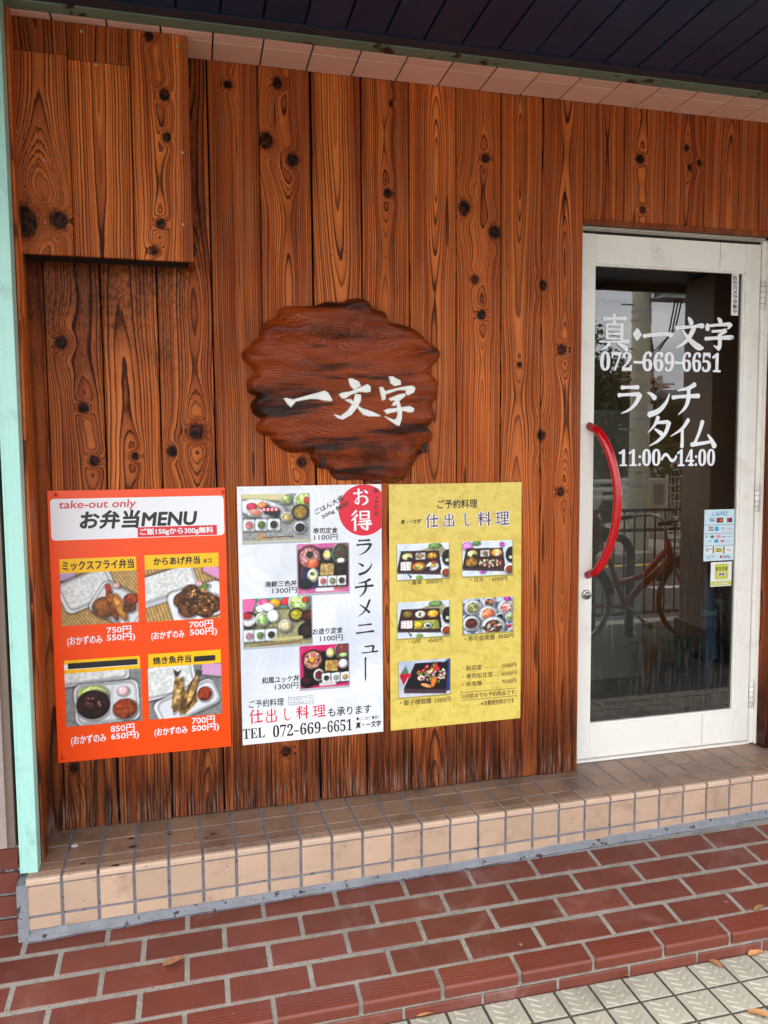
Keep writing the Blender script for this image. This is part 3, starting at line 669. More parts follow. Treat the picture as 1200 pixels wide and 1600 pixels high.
def ptext(s, box_, y, m, parent, bold=0, shear=0, rot=0, name='lettering', space=1.0):
    q = MB(); x0, x1, z0, z1 = rect_of(*box_, y); flat_text(q, s, x0, x1, z0, z1, y, bold, shear, 0, math.radians(rot), space)
    return q.obj(name, m, parent)
def plain(name, col, rough=.5, spec=.5):
    g = G(name); g.color(col); g.rough(rough); g.b.inputs['Specular IOR Level'].default_value = spec; return g.mat

# ------------------------------------------------------------------ carved sign on the boards
def slab_material():
    g = G('red brown burl slab'); wx, wy, wz = g.xyz('World'); x, z = wx, wz
    warp = g.noise(g.vec(x*2.2, 0.0, z*3.2), 1.0, 3, .55, .6)
    r = z*1.0+warp*.22+(g.noise(g.vec(x*7.0, 0.0, z*16.0), 1.0, 2)-.5)*.02
    fr = (r/.0062).frac(); line = fr.pow(2.0)*fr.step(1.0, .9)
    big = g.noise(g.vec(x*2.6, 3.0, z*14.0), 1.0, 4, .6, .4)
    c = g.mix(big.step(.35, .7), srgb(164, 70, 22), srgb(108, 42, 12)); c = g.mix(line*.85, c, srgb(40, 14, 7))
    char = g.noise(g.vec(x*2.4+4.0, 0.0, z*15.0+2.0), 1.0, 5, .6, .3).step(.50, .62)
    c = g.mix(char*.9, c, srgb(26, 17, 13))
    dust = (g.noise(g.vec(x*6.0, 9.0, z*24.0), 1.0, 3).step(.62, .72))*char
    c = g.mix(dust*.35, c, srgb(110, 98, 80))
    low = z.step(1.50, 1.40)*g.noise(g.vec(x*9.0, 2.0, z*13.0), 1.0, 5, .7).step(.42, .6)
    c = g.mix(low*.6, c, srgb(34, 12, 8))
    g.color(c); g.rough(g.noise(g.vec(x*10.0, 0.0, z*30.0), 1.0, 3)*.3+.20); g.b.inputs['Specular IOR Level'].default_value = .2
    g.bump(line*.4+g.noise(g.vec(x*24.0, 0.0, z*60.0), 1.0, 5, .6)*1.2, .002, .8); return g.mat
sign = thing('carved_sign', 'round burl wood sign with wavy edge and carved white lettering on the plank wall', 'sign', tuple(on_y(535, 610, -.01)))
OUT = [(62,385),(75,360),(100,345),(120,315),(155,290),(160,250),(195,205),(255,180),(265,145),(300,122),(380,122),(465,118),(520,97),(600,100),(640,85),(700,80),(745,95),(770,130),(830,150),(850,175),(855,205),(940,225),(1010,255),(1050,290),(1060,310),(1110,340),(1135,370),(1130,410),(1085,455),(1080,480),(1115,520),(1125,570),(1120,620),(1090,660),(1085,690),(1100,720),(1095,750),(1065,780),(1095,815),(1090,850),(1050,885),(1040,910),(1015,940),(990,985),(965,1010),(950,1050),(900,1075),(800,1080),(700,1062),(600,1065),(560,1050),(535,1010),(480,995),(440,955),(425,915),(330,915),(270,890),(225,850),(215,825),(175,820),(140,790),(150,755),(170,735),(130,710),(112,670),(118,640),(140,610),(100,590),(90,550),(100,515),(130,490),(115,450),(80,425)]
SY = -.030; FACE = -.062
def sgn(px, py, y=SY): return on_y(360+px/3.4286, 440+py/3.4286, y)
pts = [sgn(*p, -.04) for p in OUT]; pts = [(p.x, p.z) for p in pts]
sm = []
for i in range(len(pts)):
    a, b, c, d = pts[i-1], pts[i], pts[(i+1) % len(pts)], pts[(i+2) % len(pts)]
    for j in range(4):
        t = j/4; sm.append(tuple(.5*((2*b[k])+(-a[k]+c[k])*t+(2*a[k]-5*b[k]+4*c[k]-d[k])*t*t+(-a[k]+3*b[k]-3*c[k]+d[k])*t**3) for k in range(2)))
ctr = (sum(p[0] for p in sm)/len(sm), sum(p[1] for p in sm)/len(sm)-.01); n = len(sm)
levels = [0, .05, .1, .16, .22, .29, .36, .43, .50, .57, .63, .69, .74, .79, .83, .87, .90, .93, .955, .975, .99, 1.0]
NL = [levels[i] for i in range(len(levels))]; vs = []
lz0, lz1 = sgn(500, 800, FACE).z, sgn(500, 490, FACE).z
for li, s_ in enumerate(NL):
    for (px_, pz_) in sm:
        x = ctr[0]+(px_-ctr[0])*s_; z = ctr[1]+(pz_-ctr[1])*s_
        edge = max(0, 1-s_)/.10; h = 1-(1-min(edge, 1))**2.2
        # stepped relief in horizontal layers, calm where the lettering is cut
        lay = mnoise.noise(Vector((x*3.2, 0, z*13)))+.5*mnoise.noise(Vector((x*8, 4, z*30))); st = math.floor(lay*3.2)/3.2+.3*(lay*3.2-math.floor(lay*3.2))/3.2
        calm = min(1, max(0, max(lz0-z, z-lz1)/.05)); side = min(1, max(0, (abs(x-ctr[0])-.20)/.08)); calm = max(calm, side)
        fine = .0016*mnoise.noise(Vector((x*30, 1, z*60)))
        y = -.010-(.046+.015*st*calm)*h-.0+fine*h
        vs.append((x, y, z))
m_ = len(NL); fs = [(l*n+i, l*n+(i+1) % n, (l+1)*n+(i+1) % n, (l+1)*n+i) for l in range(m_-1) for i in range(n)]
b0 = len(vs); vs += [(x, -.004, z) for x, z in sm]; fs += [((m_-1)*n+i, (m_-1)*n+(i+1) % n, b0+(i+1) % n, b0+i) for i in range(n)]; fs.append(tuple(range(b0, b0+n)))
q = MB(); q.add(vs, fs, 0, True); q.obj('slab', slab_material(), sign)
M_letter = pmat('white lacquered carved letter', srgb(236, 236, 230), .4, .06, 30, 0, .0012, 160)
M_letter_b = None
def poly_glyph(polys, y, d, m, parent):
    q = MB()
    for k, pl_ in enumerate(polys):
        p = [sgn(a, b, y) for a, b in pl_]; p = [(a.x, a.z) for a in p]; cx_ = sum(a[0] for a in p)/len(p); cz_ = sum(a[1] for a in p)/len(p)
        # bevelled raised letter: outline, inner ridge
        n_ = len(p); inn = []
        for i in range(n_):
            a, b, c = p[i-1], p[i], p[(i+1) % n_]; e1_ = Vector((b[0]-a[0], b[1]-a[1])).normalized(); e2_ = Vector((c[0]-b[0], c[1]-b[1])).normalized(); t = (e1_+e2_)
            t = t.normalized() if t.length > .1 else e1_; nn = Vector((-t.y, t.x)); area = sum(p[j][0]*p[(j+1) % n_][1]-p[(j+1) % n_][0]*p[j][1] for j in range(n_))
            if area < 0: nn = -nn
            inn.append((b[0]+nn.x*.0022, b[1]+nn.y*.0022))
        yk = y-k*.0005
        q.add([(a, yk, b) for a, b in p]+[(a, yk-d, b) for a, b in inn]+[(a, y+.012, b) for a, b in p], [(i, (i+1) % n_, n_+(i+1) % n_, n_+i) for i in range(n_)]+[(2*n_+i, 2*n_+(i+1) % n_, (i+1) % n_, i) for i in range(n_)]+[tuple(range(n_, 2*n_))])
    return q.obj('carved_character', m, parent)
GL = [[[(283,625),(300,622),(335,630),(400,612),(480,590),(505,583),(525,595),(548,635),(540,643),(500,640),(470,632),(430,630),(350,645),(325,675),(305,658)]],
 [[(630,520),(650,517),(690,535),(700,560),(662,580),(642,560),(636,545)],
  [(578,603),(600,592),(640,588),(700,563),(735,548),(752,562),(752,590),(735,596),(690,592),(650,606),(612,630),(595,625)],
  [(668,600),(700,605),(700,640),(680,675),(650,715),(600,742),(575,735),(551,712),(556,709),(590,718),(625,692),(655,650)],
  [(607,633),(645,628),(668,650),(700,675),(760,695),(806,718),(800,725),(740,724),(710,715),(680,680),(640,652)]],
 [[(848,508),(870,507),(912,530),(916,552),(880,562),(856,545)],
  [(796,565),(815,562),(832,590),(832,632),(812,640),(803,600)],
  [(820,590),(850,580),(930,560),(975,556),(992,570),(985,595),(950,612),(935,600),(940,585),(900,583),(850,600),(832,606)],
  [(846,628),(865,618),(900,603),(930,598),(940,612),(905,640),(880,668),(860,665),(880,635),(860,642)],
  [(884,640),(905,640),(920,690),(918,735),(905,775),(890,772),(850,745),(820,722),(830,722),(880,740),(893,720),(895,690)],
  [(818,690),(845,680),(900,675),(960,665),(985,680),(980,700),(955,703),(920,694),(860,705),(838,712)]]]
for k, gl in enumerate(GL): poly_glyph(gl, -.0575, .0045, M_letter, sign)
for (a, b) in [(492, 960), (1038, 880)]:
    p = sgn(a, b, -.05); q = MB(); q.cbox(p.x-.007, p.x+.007, -.064, -.058, p.z-.019, p.z+.012, .002); q.cbox(p.x-.009, p.x+.009, -.060, .0, p.z-.024, p.z-.019, .001); q.obj('bracket', M_gap, sign)
p = sgn(362, 182, -.05); q = MB(); q.tube([(p.x, -.060, p.z), (p.x, -.05, p.z)], .002, 8); q.obj('nail', M_screw, sign)

# ------------------------------------------------------------------ glass door
DY = U(.026)                                # front face of the door leaf
door = thing('glass_door', 'white aluminium framed glass door with white window lettering and red bow handle', 'door', (U(.70), DY, Zs))
fx0, fx1, fz0, fz1 = U(.5535), U(.855), EYE-S*.4655, EYE+S*.3150
gx0, gx1, gz0_, gz1 = U(.5742), U(.8292), EYE-S*.4145, EYE+S*.2728
box('stile', fx0, gx0, DY, DY+.04, fz0, fz1, M_alu, door, .0015)
box('stile', gx1, fx1, DY, DY+.04, fz0, fz1, M_alu, door, .0015)
box('top_rail', gx0+.0006, gx1-.0006, DY+.0012, DY+.038, gz1, fz1-.0005, M_alu, door, .0008)
box('bottom_rail', gx0+.0006, gx1-.0006, DY+.0012, DY+.038, fz0+.0005, gz0_, M_alu, door, .0008)
for (a, b, c, d, nm) in [(gx0, gx0+.004, gz0_, gz1, 'glazing_bead'), (gx1-.008, gx1, gz0_, gz1, 'glazing_bead'), (gx0+.0045, gx1-.0085, gz0_, gz0_+.007, 'glazing_bead'), (gx0+.0045, gx1-.0085, gz1-.006, gz1, 'glazing_bead')]:
    box(nm, a, b, DY+.006, DY+.02, c, d, M_alu, door, .001)
q = MB()
for xx, z0, z1 in [(U(.784)-.004, gz1+.01, fz1-.002), (U(.7705), fz0+.003, gz0_-.003)]: q.box(xx, xx+.0012, DY+.0006, DY+.002, z0, z1)
q.obj('hairline_seam', pmat('dirty seam', srgb(112, 100, 84), .7), door)
q = MB(); p = on_y(1029, 389, DY)
q.add([(p.x-.010, DY+.0008, p.z-.007), (p.x+.002, DY+.0008, p.z-.004), (p.x+.010, DY+.0008, p.z+.010), (p.x+.004, DY+.0008, p.z+.001)], [(0, 1, 2, 3)]); q.obj('paint_chip', pmat('scuffed primer', srgb(150, 92, 70), .7), door)
# architectural glass: clear, tinted a little, with real mirror reflection
gm = bpy.data.materials.new('door glass'); gm.use_nodes = True; nt = gm.node_tree
for nn in list(nt.nodes): nt.nodes.remove(nn)
out = nt.nodes.new('ShaderNodeOutputMaterial'); mxs = nt.nodes.new('ShaderNodeMixShader'); tr = nt.nodes.new('ShaderNodeBsdfTransparent'); gl = nt.nodes.new('ShaderNodeBsdfGlossy'); fr = nt.nodes.new('ShaderNodeFresnel'); ma = nt.nodes.new('ShaderNodeMath')
tr.inputs[0].default_value = (.72, .75, .72, 1); gl.inputs['Roughness'].default_value = .0; fr.inputs[0].default_value = 1.5; ma.operation = 'MULTIPLY_ADD'; ma.inputs[1].default_value = 1.7; ma.inputs[2].default_value = .05
nt.links.new(fr.outputs[0], ma.inputs[0]); nt.links.new(ma.outputs[0], mxs.inputs[0]); nt.links.new(tr.outputs[0], mxs.inputs[1]); nt.links.new(gl.outputs[0], mxs.inputs[2])
df = nt.nodes.new('ShaderNodeBsdfDiffuse'); df.inputs[0].default_value = (.75, .75, .75, 1); mx2 = nt.nodes.new('ShaderNodeMixShader'); tcn = nt.nodes.new('ShaderNodeTexCoord'); mpn = nt.nodes.new('ShaderNodeMapping'); mpn.inputs['Scale'].default_value = (90, 90, 5)
nzn = nt.nodes.new('ShaderNodeTexNoise'); nzn.inputs['Scale'].default_value = 1; nzn.inputs['Detail'].default_value = 6; nzn.inputs['Roughness'].default_value = .75; mr = nt.nodes.new('ShaderNodeMapRange'); mr.inputs[1].default_value = .50; mr.inputs[2].default_value = .75; mr.inputs[4].default_value = .10
sx = nt.nodes.new('ShaderNodeSeparateXYZ'); m3 = nt.nodes.new('ShaderNodeMapRange'); m3.inputs[1].default_value = .1; m3.inputs[2].default_value = -.7; m3.inputs[3].default_value = .15; m3.inputs[4].default_value = 1.0; m4 = nt.nodes.new('ShaderNodeMath'); m4.operation = 'MULTIPLY'
nt.links.new(tcn.outputs['Object'], mpn.inputs[0]); nt.links.new(mpn.outputs[0], nzn.inputs[0]); nt.links.new(nzn.outputs['Fac'], mr.inputs[0]); nt.links.new(tcn.outputs['Object'], sx.inputs[0]); nt.links.new(sx.outputs[2], m3.inputs[0])
nt.links.new(mr.outputs[0], m4.inputs[0]); nt.links.new(m3.outputs[0], m4.inputs[1]); nt.links.new(m4.outputs[0], mx2.inputs[0]); nt.links.new(mxs.outputs[0], mx2.inputs[1]); nt.links.new(df.outputs[0], mx2.inputs[2]); nt.links.new(mx2.outputs[0], out.inputs[0])
q = MB(); hx, hz = (gx1-gx0)/2, (gz1-gz0_)/2; q.add([(-hx, 0, -hz), (hx, 0, -hz), (hx, 0, hz), (-hx, 0, hz)], [(0, 1, 2, 3)])
q.obj('glass_pane', gm, door, ((gx0+gx1)/2, GLASS_Y, (gz0_+gz1)/2))
# red bow handle
M_red = plain('glossy red plastic', srgb(190, 12, 22), .16)
q = MB(); h = []
zt, zb = EYE+S*.0389, EYE-S*.1837; hx0 = U(.5665)
for t in [i/28 for i in range(29)]:
    a = math.sin(math.pi*t)**.62; h.append((hx0+.068*a, DY-.094*a**.8-.004, zt+(zb-zt)*t))
h[0] = (hx0, DY+.001, zt); h[-1] = (hx0, DY+.001, zb)
hd = q; hd.tube(h, [.0150]*2+[.0165]*25+[.0150]*2, 20); hd.obj('handle', M_red, door)
lk = MB(); p = on_y(916, 929, DY); lk.tube([(p.x, DY, p.z), (p.x, DY-.006, p.z), (p.x, DY-.008, p.z)], [.019, .019, .016], 24); lk.tube([(p.x, DY-.008, p.z), (p.x, DY-.012, p.z)], .012, 20)
lko = lk.obj('lock', M_steel, door); q = MB(); q.box(p.x-.001, p.x+.001, DY-.0128, DY-.0118, p.z-.006, p.z+.002); q.obj('keyhole', M_gap, lko)
for zc_ in (EYE+S*.2385, EYE-S*.0745, EYE-S*.3887):
    q = MB(); xh = U(.8572); q.tube([(xh, DY-.009, zc_-.055), (xh, DY-.009, zc_+.055)], .0085, 12)
    q.tube([(xh, DY-.009, zc_+.055), (xh, DY-.009, zc_+.060)], [.0085, .004], 12); ho = q.obj('hinge', M_alu, door)
    q = MB()
    for k in (-.033, -.011, .011, .033): q.tube([(xh, DY-.009, zc_+k-.0008), (xh, DY-.009, zc_+k+.0008)], .0088, 12)
    q.obj('hinge_gap', M_gap, ho)
# fixed frame round the leaf
fr_ = thing('door_frame', 'fixed white aluminium frame around the glass door', 'door frame', (U(.70), DY, Zs))
box('head', DX0-.003, DX1-.004, DY-.018, DY+.06, fz1+.012, HZ-.017, M_alu, fr_, .001)
box('head_lip', DX0+.0, U(.8555), DY-.0225, DY-.0185, fz1+.013, fz1+.020, M_alu, fr_, .001)
q = MB(); q.box(DX0-.003, U(.8565), DY+.010, DY+.05, fz1+.0005, fz1+.0115); q.obj('head_shadow_gap', M_gap, fr_)
box('hinge_jamb', U(.8562), U(.8625), DY-.006, DY+.06, fz0-.01, fz1+.0118, M_alu, fr_, .001)
box('outer_jamb', U(.8626), DX1-.001, DY-.020, DY+.06, fz0-.01, HZ-.0175, M_alu, fr_, .001)
box('lock_jamb', DX0-.003, fx0-.002, DY-.004, DY+.06, fz0-.01, fz1+.0118, M_alu, fr_, .001)
box('threshold', fx0-.01, U(.8562), DY-.006, DY+.06, Zs+.0008, fz0-.004, M_alu, fr_, .001)
for zc_ in (2.0, 1.62, 1.32, .98, .62, .40):
    q = MB(); q.tube([(U(.8645), DY-.0203, zc_), (U(.8645), DY-.0225, zc_)], .0032, 8); q.obj('screw', M_screw, fr_)

# lettering on the glass
M_vinyl = plain('white window vinyl', srgb(240, 242, 244), .45)
VY = GLASS_Y-.0012
def gbox(*b): return rect_of(*b, VY)
def brush_line(chars, y, m, parent, fat=1.0, name='lettering'):
    for ch, b in chars:
        q = MB(); x0, x1, z0, z1 = rect_of(*b, y); brush(q, ch, x0, x1, z0, z1, y, fat); q.obj(name, m, parent)
brush_line([('真',(935,490,985,550)),('・',(983,510,1008,535)),('一',(1003,499,1053,549)),('文',(1052,494,1102,548)),('字',(1099,496,1147,549))][1:], VY, M_vinyl, door, 1.25)
brush_line([('真',(935,490,985,550))], VY, M_vinyl, door, 1.08)
brush_line([('ラ',(962,600,1006,648)),('ン',(1007,606,1050,652)),('チ',(1049,598,1096,650)),('タ',(1009,650,1052,698)),('イ',(1045,654,1082,700)),('ム',(1078,656,1120,702))], VY, M_vinyl, door, 1.25)
ptext('𝟎𝟕𝟐', (938, 550, 987, 579), VY, M_vinyl, door, .0012); ptext('-', (990, 564, 1004, 568), VY, M_vinyl, door)
ptext('𝟔𝟔𝟗', (1004, 550, 1053, 580), VY, M_vinyl, door, .0012); ptext('-', (1054, 565, 1067, 569), VY, M_vinyl, door)
ptext('𝟔𝟔𝟓𝟏', (1066, 551, 1126, 581), VY, M_vinyl, door, .0012)
ptext('𝟏𝟏:𝟎𝟎', (967, 702, 1032, 728), VY, M_vinyl, door, .0008); ptext('〜', (1033, 708, 1058, 722), VY, M_vinyl, door, .0012); ptext('𝟏𝟒:𝟎𝟎', (1058, 702, 1117, 728), VY, M_vinyl, door, .0008)
# security camera notice
M_white = plain('white label', srgb(228, 228, 226), .35); M_ink = plain('black print', srgb(24, 24, 26), .5)
def label_sheet(name, b, y, m, parent, t=.0006, rnd_=0):
    x0, x1, z0, z1 = rect_of(*b, y); q = MB(); q.box(x0, x1, y, y+t, z0, z1); return q.obj(name, m, parent)
st = label_sheet('security_notice', (1143, 427, 1154, 493), VY-.0002, M_white, door); st['label'] = 'small upright white notice strip in the top right corner of the glass'
for i, ch in enumerate('防犯カメラ作動中'):
    y0 = 431+i*7.5; ptext(ch, (1145.6, y0, 1151.6, y0+6.2), VY-.0006, M_ink, st, .0004)
# payment stickers
M_lblue = plain('pale blue sticker', srgb(200, 220, 228), .3); M_air = plain('sky blue print', srgb(66, 150, 200), .4); M_line = plain('grey print line', srgb(120, 132, 138), .5)
pc = lambda n_, c: plain(n_, c, .45)
M_orange = pc('orange print', srgb(236, 120, 30)); M_redp = pc('red print', srgb(205, 40, 50)); M_bluep = pc('blue print', srgb(30, 70, 160)); M_greenp = pc('green print', srgb(40, 120, 60)); M_pinkp = pc('pink print', srgb(232, 130, 170)); M_yell = pc('olive yellow print', srgb(196, 196, 70)); M_greyp = pc('grey print', srgb(130, 136, 140)); M_navyp = pc('navy print', srgb(30, 40, 90))
ps = label_sheet('payment_sticker', (1100, 796, 1147, 876), VY-.0002, M_lblue, door); ps['label'] = 'pale blue payment sticker sheet at the right of the glass'
Y2 = VY-.0006; Y3 = VY-.0009
def blk(b, m, y=Y2, name='print', parent=ps): x0, x1, z0, z1 = rect_of(*b, y); q = MB(); q.add([(x0, y, z0), (x1, y, z0), (x1, y, z1), (x0, y, z1)], [(0, 1, 2, 3)]); return q.obj(name, m, parent)
def disc(cx_, cy_, r, m, y=Y2, parent=ps, name='print', sx_=1.0, n_=20):
    q = MB(); c = on_y(cx_, cy_, y); k = S/F*1.06*r; q.add([(c.x+k*sx_*math.cos(a*2*math.pi/n_), y, c.z+k*math.sin(a*2*math.pi/n_)) for a in range(n_)], [tuple(range(n_))]); return q.obj(name, m, parent)
ptext('AirPAY', (1118, 799, 1138, 806), Y2, M_air, ps, .0003)
for r1, mm in ((3.6, M_air), (2.2, M_lblue)):
    q = MB(); c = on_y(1114, 803.5, Y2); k = S/F*1.06*r1; yy = Y2-(.0002 if r1 < 3 else 0); q.add([(c.x-k, yy, c.z-k*.8), (c.x+k, yy, c.z-k*.8), (c.x, yy, c.z+k)], [(0, 1, 2)]); q.obj('print', mm, ps)
ptext('VISA', (1109, 811, 1117, 815), Y2, M_bluep, ps, .0003); blk((1108, 809, 1118, 810), M_greyp); blk((1120, 809, 1130, 816.5), M_ink); disc(1123.6, 812.6, 2.3, M_redp, Y3); disc(1127, 812.6, 2.3, M_orange, Y3-.0002)
blk((1136, 809, 1139, 816), M_redp); blk((1139, 809, 1144, 816), M_navyp)
for yy in (819.5, 833, 852): blk((1100.5, yy, 1146.5, yy+.8), M_line)
for i, mm in enumerate((M_bluep, M_redp, M_greenp)): blk((1107.5+i*2.5, 823, 1109.7+i*2.5, 829.5), mm)
ptext('JCB', (1107.8, 824.7, 1114.6, 828), Y3, M_white, ps, .0002); blk((1117, 823, 1123, 829.5), M_air); blk((1127, 824.5, 1133, 825.3), M_greyp); disc(1130, 826.5, 1.3, M_greyp); blk((1136, 825, 1144, 825.8), M_greyp); blk((1136, 828, 1144, 828.6), M_orange)
disc(1104, 838.5, 2.2, M_greenp); disc(1104, 838.5, 1.3, M_lblue, Y3); disc(1113, 838.5, 2.6, M_greenp, sx_=1.5); blk((1119, 836, 1126, 841), M_pinkp); blk((1128, 838, 1134, 839.4), M_greenp); blk((1136, 838, 1144, 838.8), M_greyp)
blk((1106, 845, 1112, 846.2), M_air); blk((1116, 843, 1122.5, 848), M_air); blk((1126, 844, 1131.5, 846.6), M_redp); blk((1134, 845, 1141, 845.7), M_greyp)
for (a, b) in ((1101, 1113.5), (1115.5, 1130), (1132, 1146)): blk((a, 854, b, 864.5), M_white)
blk((1113.6, 854, 1115.4, 864.6), M_ink, Y3); blk((1130.1, 854, 1131.9, 864.6), M_ink, Y3)
disc(1105, 859, 2.9, M_navyp, Y3); disc(1105, 859, 1.6, M_white, Y3-.0002); blk((1109, 857, 1111.5, 858.6), M_navyp, Y3); blk((1117.5, 856, 1128.5, 863), M_yell, Y3); ptext('iD', (1120, 857, 1126, 862), Y3-.0002, M_ink, ps, .0003); ptext('Pay', (1136, 857.5, 1142, 861.5), Y3, M_ink, ps)
ptext('dia PAY', (1104, 867.5, 1117, 872.5), Y2, M_greyp, ps); disc(1126.5, 870, 2.6, M_redp); ptext('PayPay', (1130, 867.5, 1141, 873), Y2, M_ink, ps, .0001)
gs = label_sheet('local_food_sticker', (1110.5, 878, 1143, 916), VY-.0002, M_white, door); gs['label'] = 'square white sticker with lime green emblem under the payment sheet'
x0, x1, z0, z1 = rect_of(1117, 881, 1138, 905, Y2); q = MB(); rr = .007
pp = [(cx_+rr*math.cos(a), cz_+rr*math.sin(a)) for cx_, cz_, a0 in ((x1-rr, z1-rr, 0), (x0+rr, z1-rr, 1), (x0+rr, z0+rr, 2), (x1-rr, z0+rr, 3)) for a in [(a0+k/4)*math.pi/2 for k in range(5)]]
q.add([(a, Y2, b) for a, b in pp], [tuple(range(len(pp)))]); q.obj('print', M_yell, gs)
ptext('まろうま', (1118.5, 885.5, 1136.5, 891.5), Y3, M_ink, gs, .0005); blk((1122, 894, 1133, 900), M_white, Y3, parent=gs); ptext('高槻', (1123, 894.8, 1132, 899.4), Y3-.0003, M_ink, gs, .0003)
blk((1111, 908, 1142.5, 914.8), M_yell, Y2, parent=gs); ptext('まちうま推進店', (1116, 909.5, 1138, 913.4), Y3, M_white, gs, .0002)
# ------------------------------------------------------------------ behind the glass
M_inwall = pmat('brown interior panelling', srgb(196, 128, 60), .6, .15, 4)
M_ingrey = pmat('grey interior wall', srgb(150, 146, 136), .8, .08, 3)
M_infloor = pmat('dark interior floor tile', srgb(74, 68, 66), .45, .15, 9, .10, .0005, 120)
M_plantpot = pmat('black plastic pot', srgb(28, 28, 30), .4)
M_leafg = pmat('house plant leaf', srgb(72, 104, 44), .4, .2, 30, .1)
room = tag(thing('interior_room', None, None, (2.0, 1.5, Zs)), kind='structure')
rx0, rx1, ry0, ry1 = 1.15, 2.36, .132, 3.4
def rbox(nm, *a): m = a[-1]; q = MB(); q.box(*a[:-1]); return q.obj(nm, m, room)
rbox('floor_bed', rx0, rx1+.2, ry0, ry1, Zs-.06, Zs-.008, M_pavegap); rbox('back_wall', rx0, rx1+.2, ry1, ry1+.1, Zs, 2.7, M_ingrey)
rbox('left_wall', rx0-.1, rx0, ry0, ry1, Zs-.05, 2.7, M_inwall); rbox('right_wall', rx1, rx1+.1, ry0, ry1, Zs-.05, 2.7, M_inwall); rbox('ceiling', rx0-.1, rx1+.1, ry0, ry1, 2.36, 2.5, M_ingrey)
rbox('partition', 1.98, 2.355, 1.05, 1.11, Zs, 1.62, M_ingrey)
me_f = chamfer_tile(.146, .146, .008).mesh('floor_tile')
for i in range(8):
    for j in range(21): link('floor_tile', me_f, M_infloor, room, (rx0+.075+.15*i, ry0+.075+.15*j, Zs-.0015))
sm_ = on_y(1105, 424, .95); q = MB(); q.tube([(sm_.x, .8, 2.36), (sm_.x, .8, 2.335), (sm_.x, .8, 2.325)], [.05, .05, .03], 20); tag(q.obj('ceiling_sensor', M_white), 'small round white sensor on the shop ceiling just inside the glass door', 'sensor')
# umbrella stand
ub = on_y(1123, 1070, .38); us = thing('umbrella_stand', 'black box umbrella stand just inside the lower right of the glass door', 'umbrella stand', (ub.x, .38, Zs))
q = MB(); hw = .075; zt_ = on_y(1123, 1024, .38).z; x_, y_s = ub.x, .38
for a in ((x_-hw, x_+hw, y_s-.10, y_s-.092), (x_-hw, x_+hw, y_s+.092, y_s+.10), (x_-hw, x_-hw+.008, y_s-.091, y_s+.091), (x_+hw-.008, x_+hw, y_s-.091, y_s+.091)): q.box(*a, Zs+.002, zt_)
q.obj('stand_box', M_plantpot, us)
def umbrella(x, y, lean, col, lab, r=.032, h=.78):
    t = thing('umbrella', lab, 'umbrella', (x, y, Zs+.02)); m = pmat('umbrella cloth', col, .6, .4, 20, 0, .004, 60); q = MB(); L_ = lambda k: (x+lean*k, y, Zs+.02+h*k); ks = [i/14 for i in range(15)]
    q.tube([L_(k*.82+.02) for k in ks], [max(.006, r*(.35+.8*math.sin(math.pi*min(1, k*.9+.1))**.7)*(1+.18*math.sin(k*31))) for k in ks], 9); q.obj('canopy', m, t)
    q = MB(); q.tube([L_(.0), L_(1.0)], .004, 6); a = L_(1.0); q.tube([(a[0]+.035*(1-math.cos(k)), a[1], a[2]+.035*math.sin(k)) for k in [i*math.pi/8 for i in range(9)]], .009, 8); q.obj('handle', M_plantpot, t)
    q = MB(); q.tube([L_(.60), L_(.63)], r*1.12, 10); q.obj('strap', pmat('umbrella strap', srgb(120, 190, 200), .5), t)
umbrella(x_-.045, y_s-.02, -.05, srgb(86, 120, 160), 'folded pale blue umbrella standing at the left of the black umbrella stand')
umbrella(x_+.0, y_s+.03, .01, srgb(34, 36, 70), 'folded navy umbrella in the middle of the black umbrella stand', .03, .84)
umbrella(x_+.045, y_s-.03, .03, srgb(128, 122, 112), 'folded grey patterned umbrella at the right of the black umbrella stand', .034, .70)
# potted plant
pc_ = on_y(1060, 1040, .62); pl_t = thing('potted_plant', 'low leafy plant in a black pot on the shop floor behind the glass', 'plant', (pc_.x, .62, Zs))
q = MB(); q.tube([(pc_.x, .62, Zs+.001), (pc_.x, .62, Zs+.16), (pc_.x, .62, Zs+.17)], [.075, .10, .10], 18); q.obj('pot', M_plantpot, pl_t)
for k in range(16):
    a = k*2.4; L_ = .16+.1*random.random(); q = MB(); vs = []; up = .10+.10*random.random()
    for i in range(8):
        t = i/7; rr_ = L_*t; z = Zs+.165+up*math.sin(t*2.3); w_ = .020*math.sin(math.pi*(t*.92+.06)); vs += [(pc_.x+math.cos(a)*rr_-math.sin(a)*w_, .62+math.sin(a)*rr_+math.cos(a)*w_, z+.004), (pc_.x+math.cos(a)*rr_, .62+math.sin(a)*rr_, z), (pc_.x+math.cos(a)*rr_+math.sin(a)*w_, .62+math.sin(a)*rr_-math.cos(a)*w_, z+.004)]
    q.add(vs, [(i*3+j, i*3+j+1, i*3+j+4, i*3+j+3) for i in range(7) for j in range(2)], 0, True); q.obj('leaf', M_leafg, pl_t)

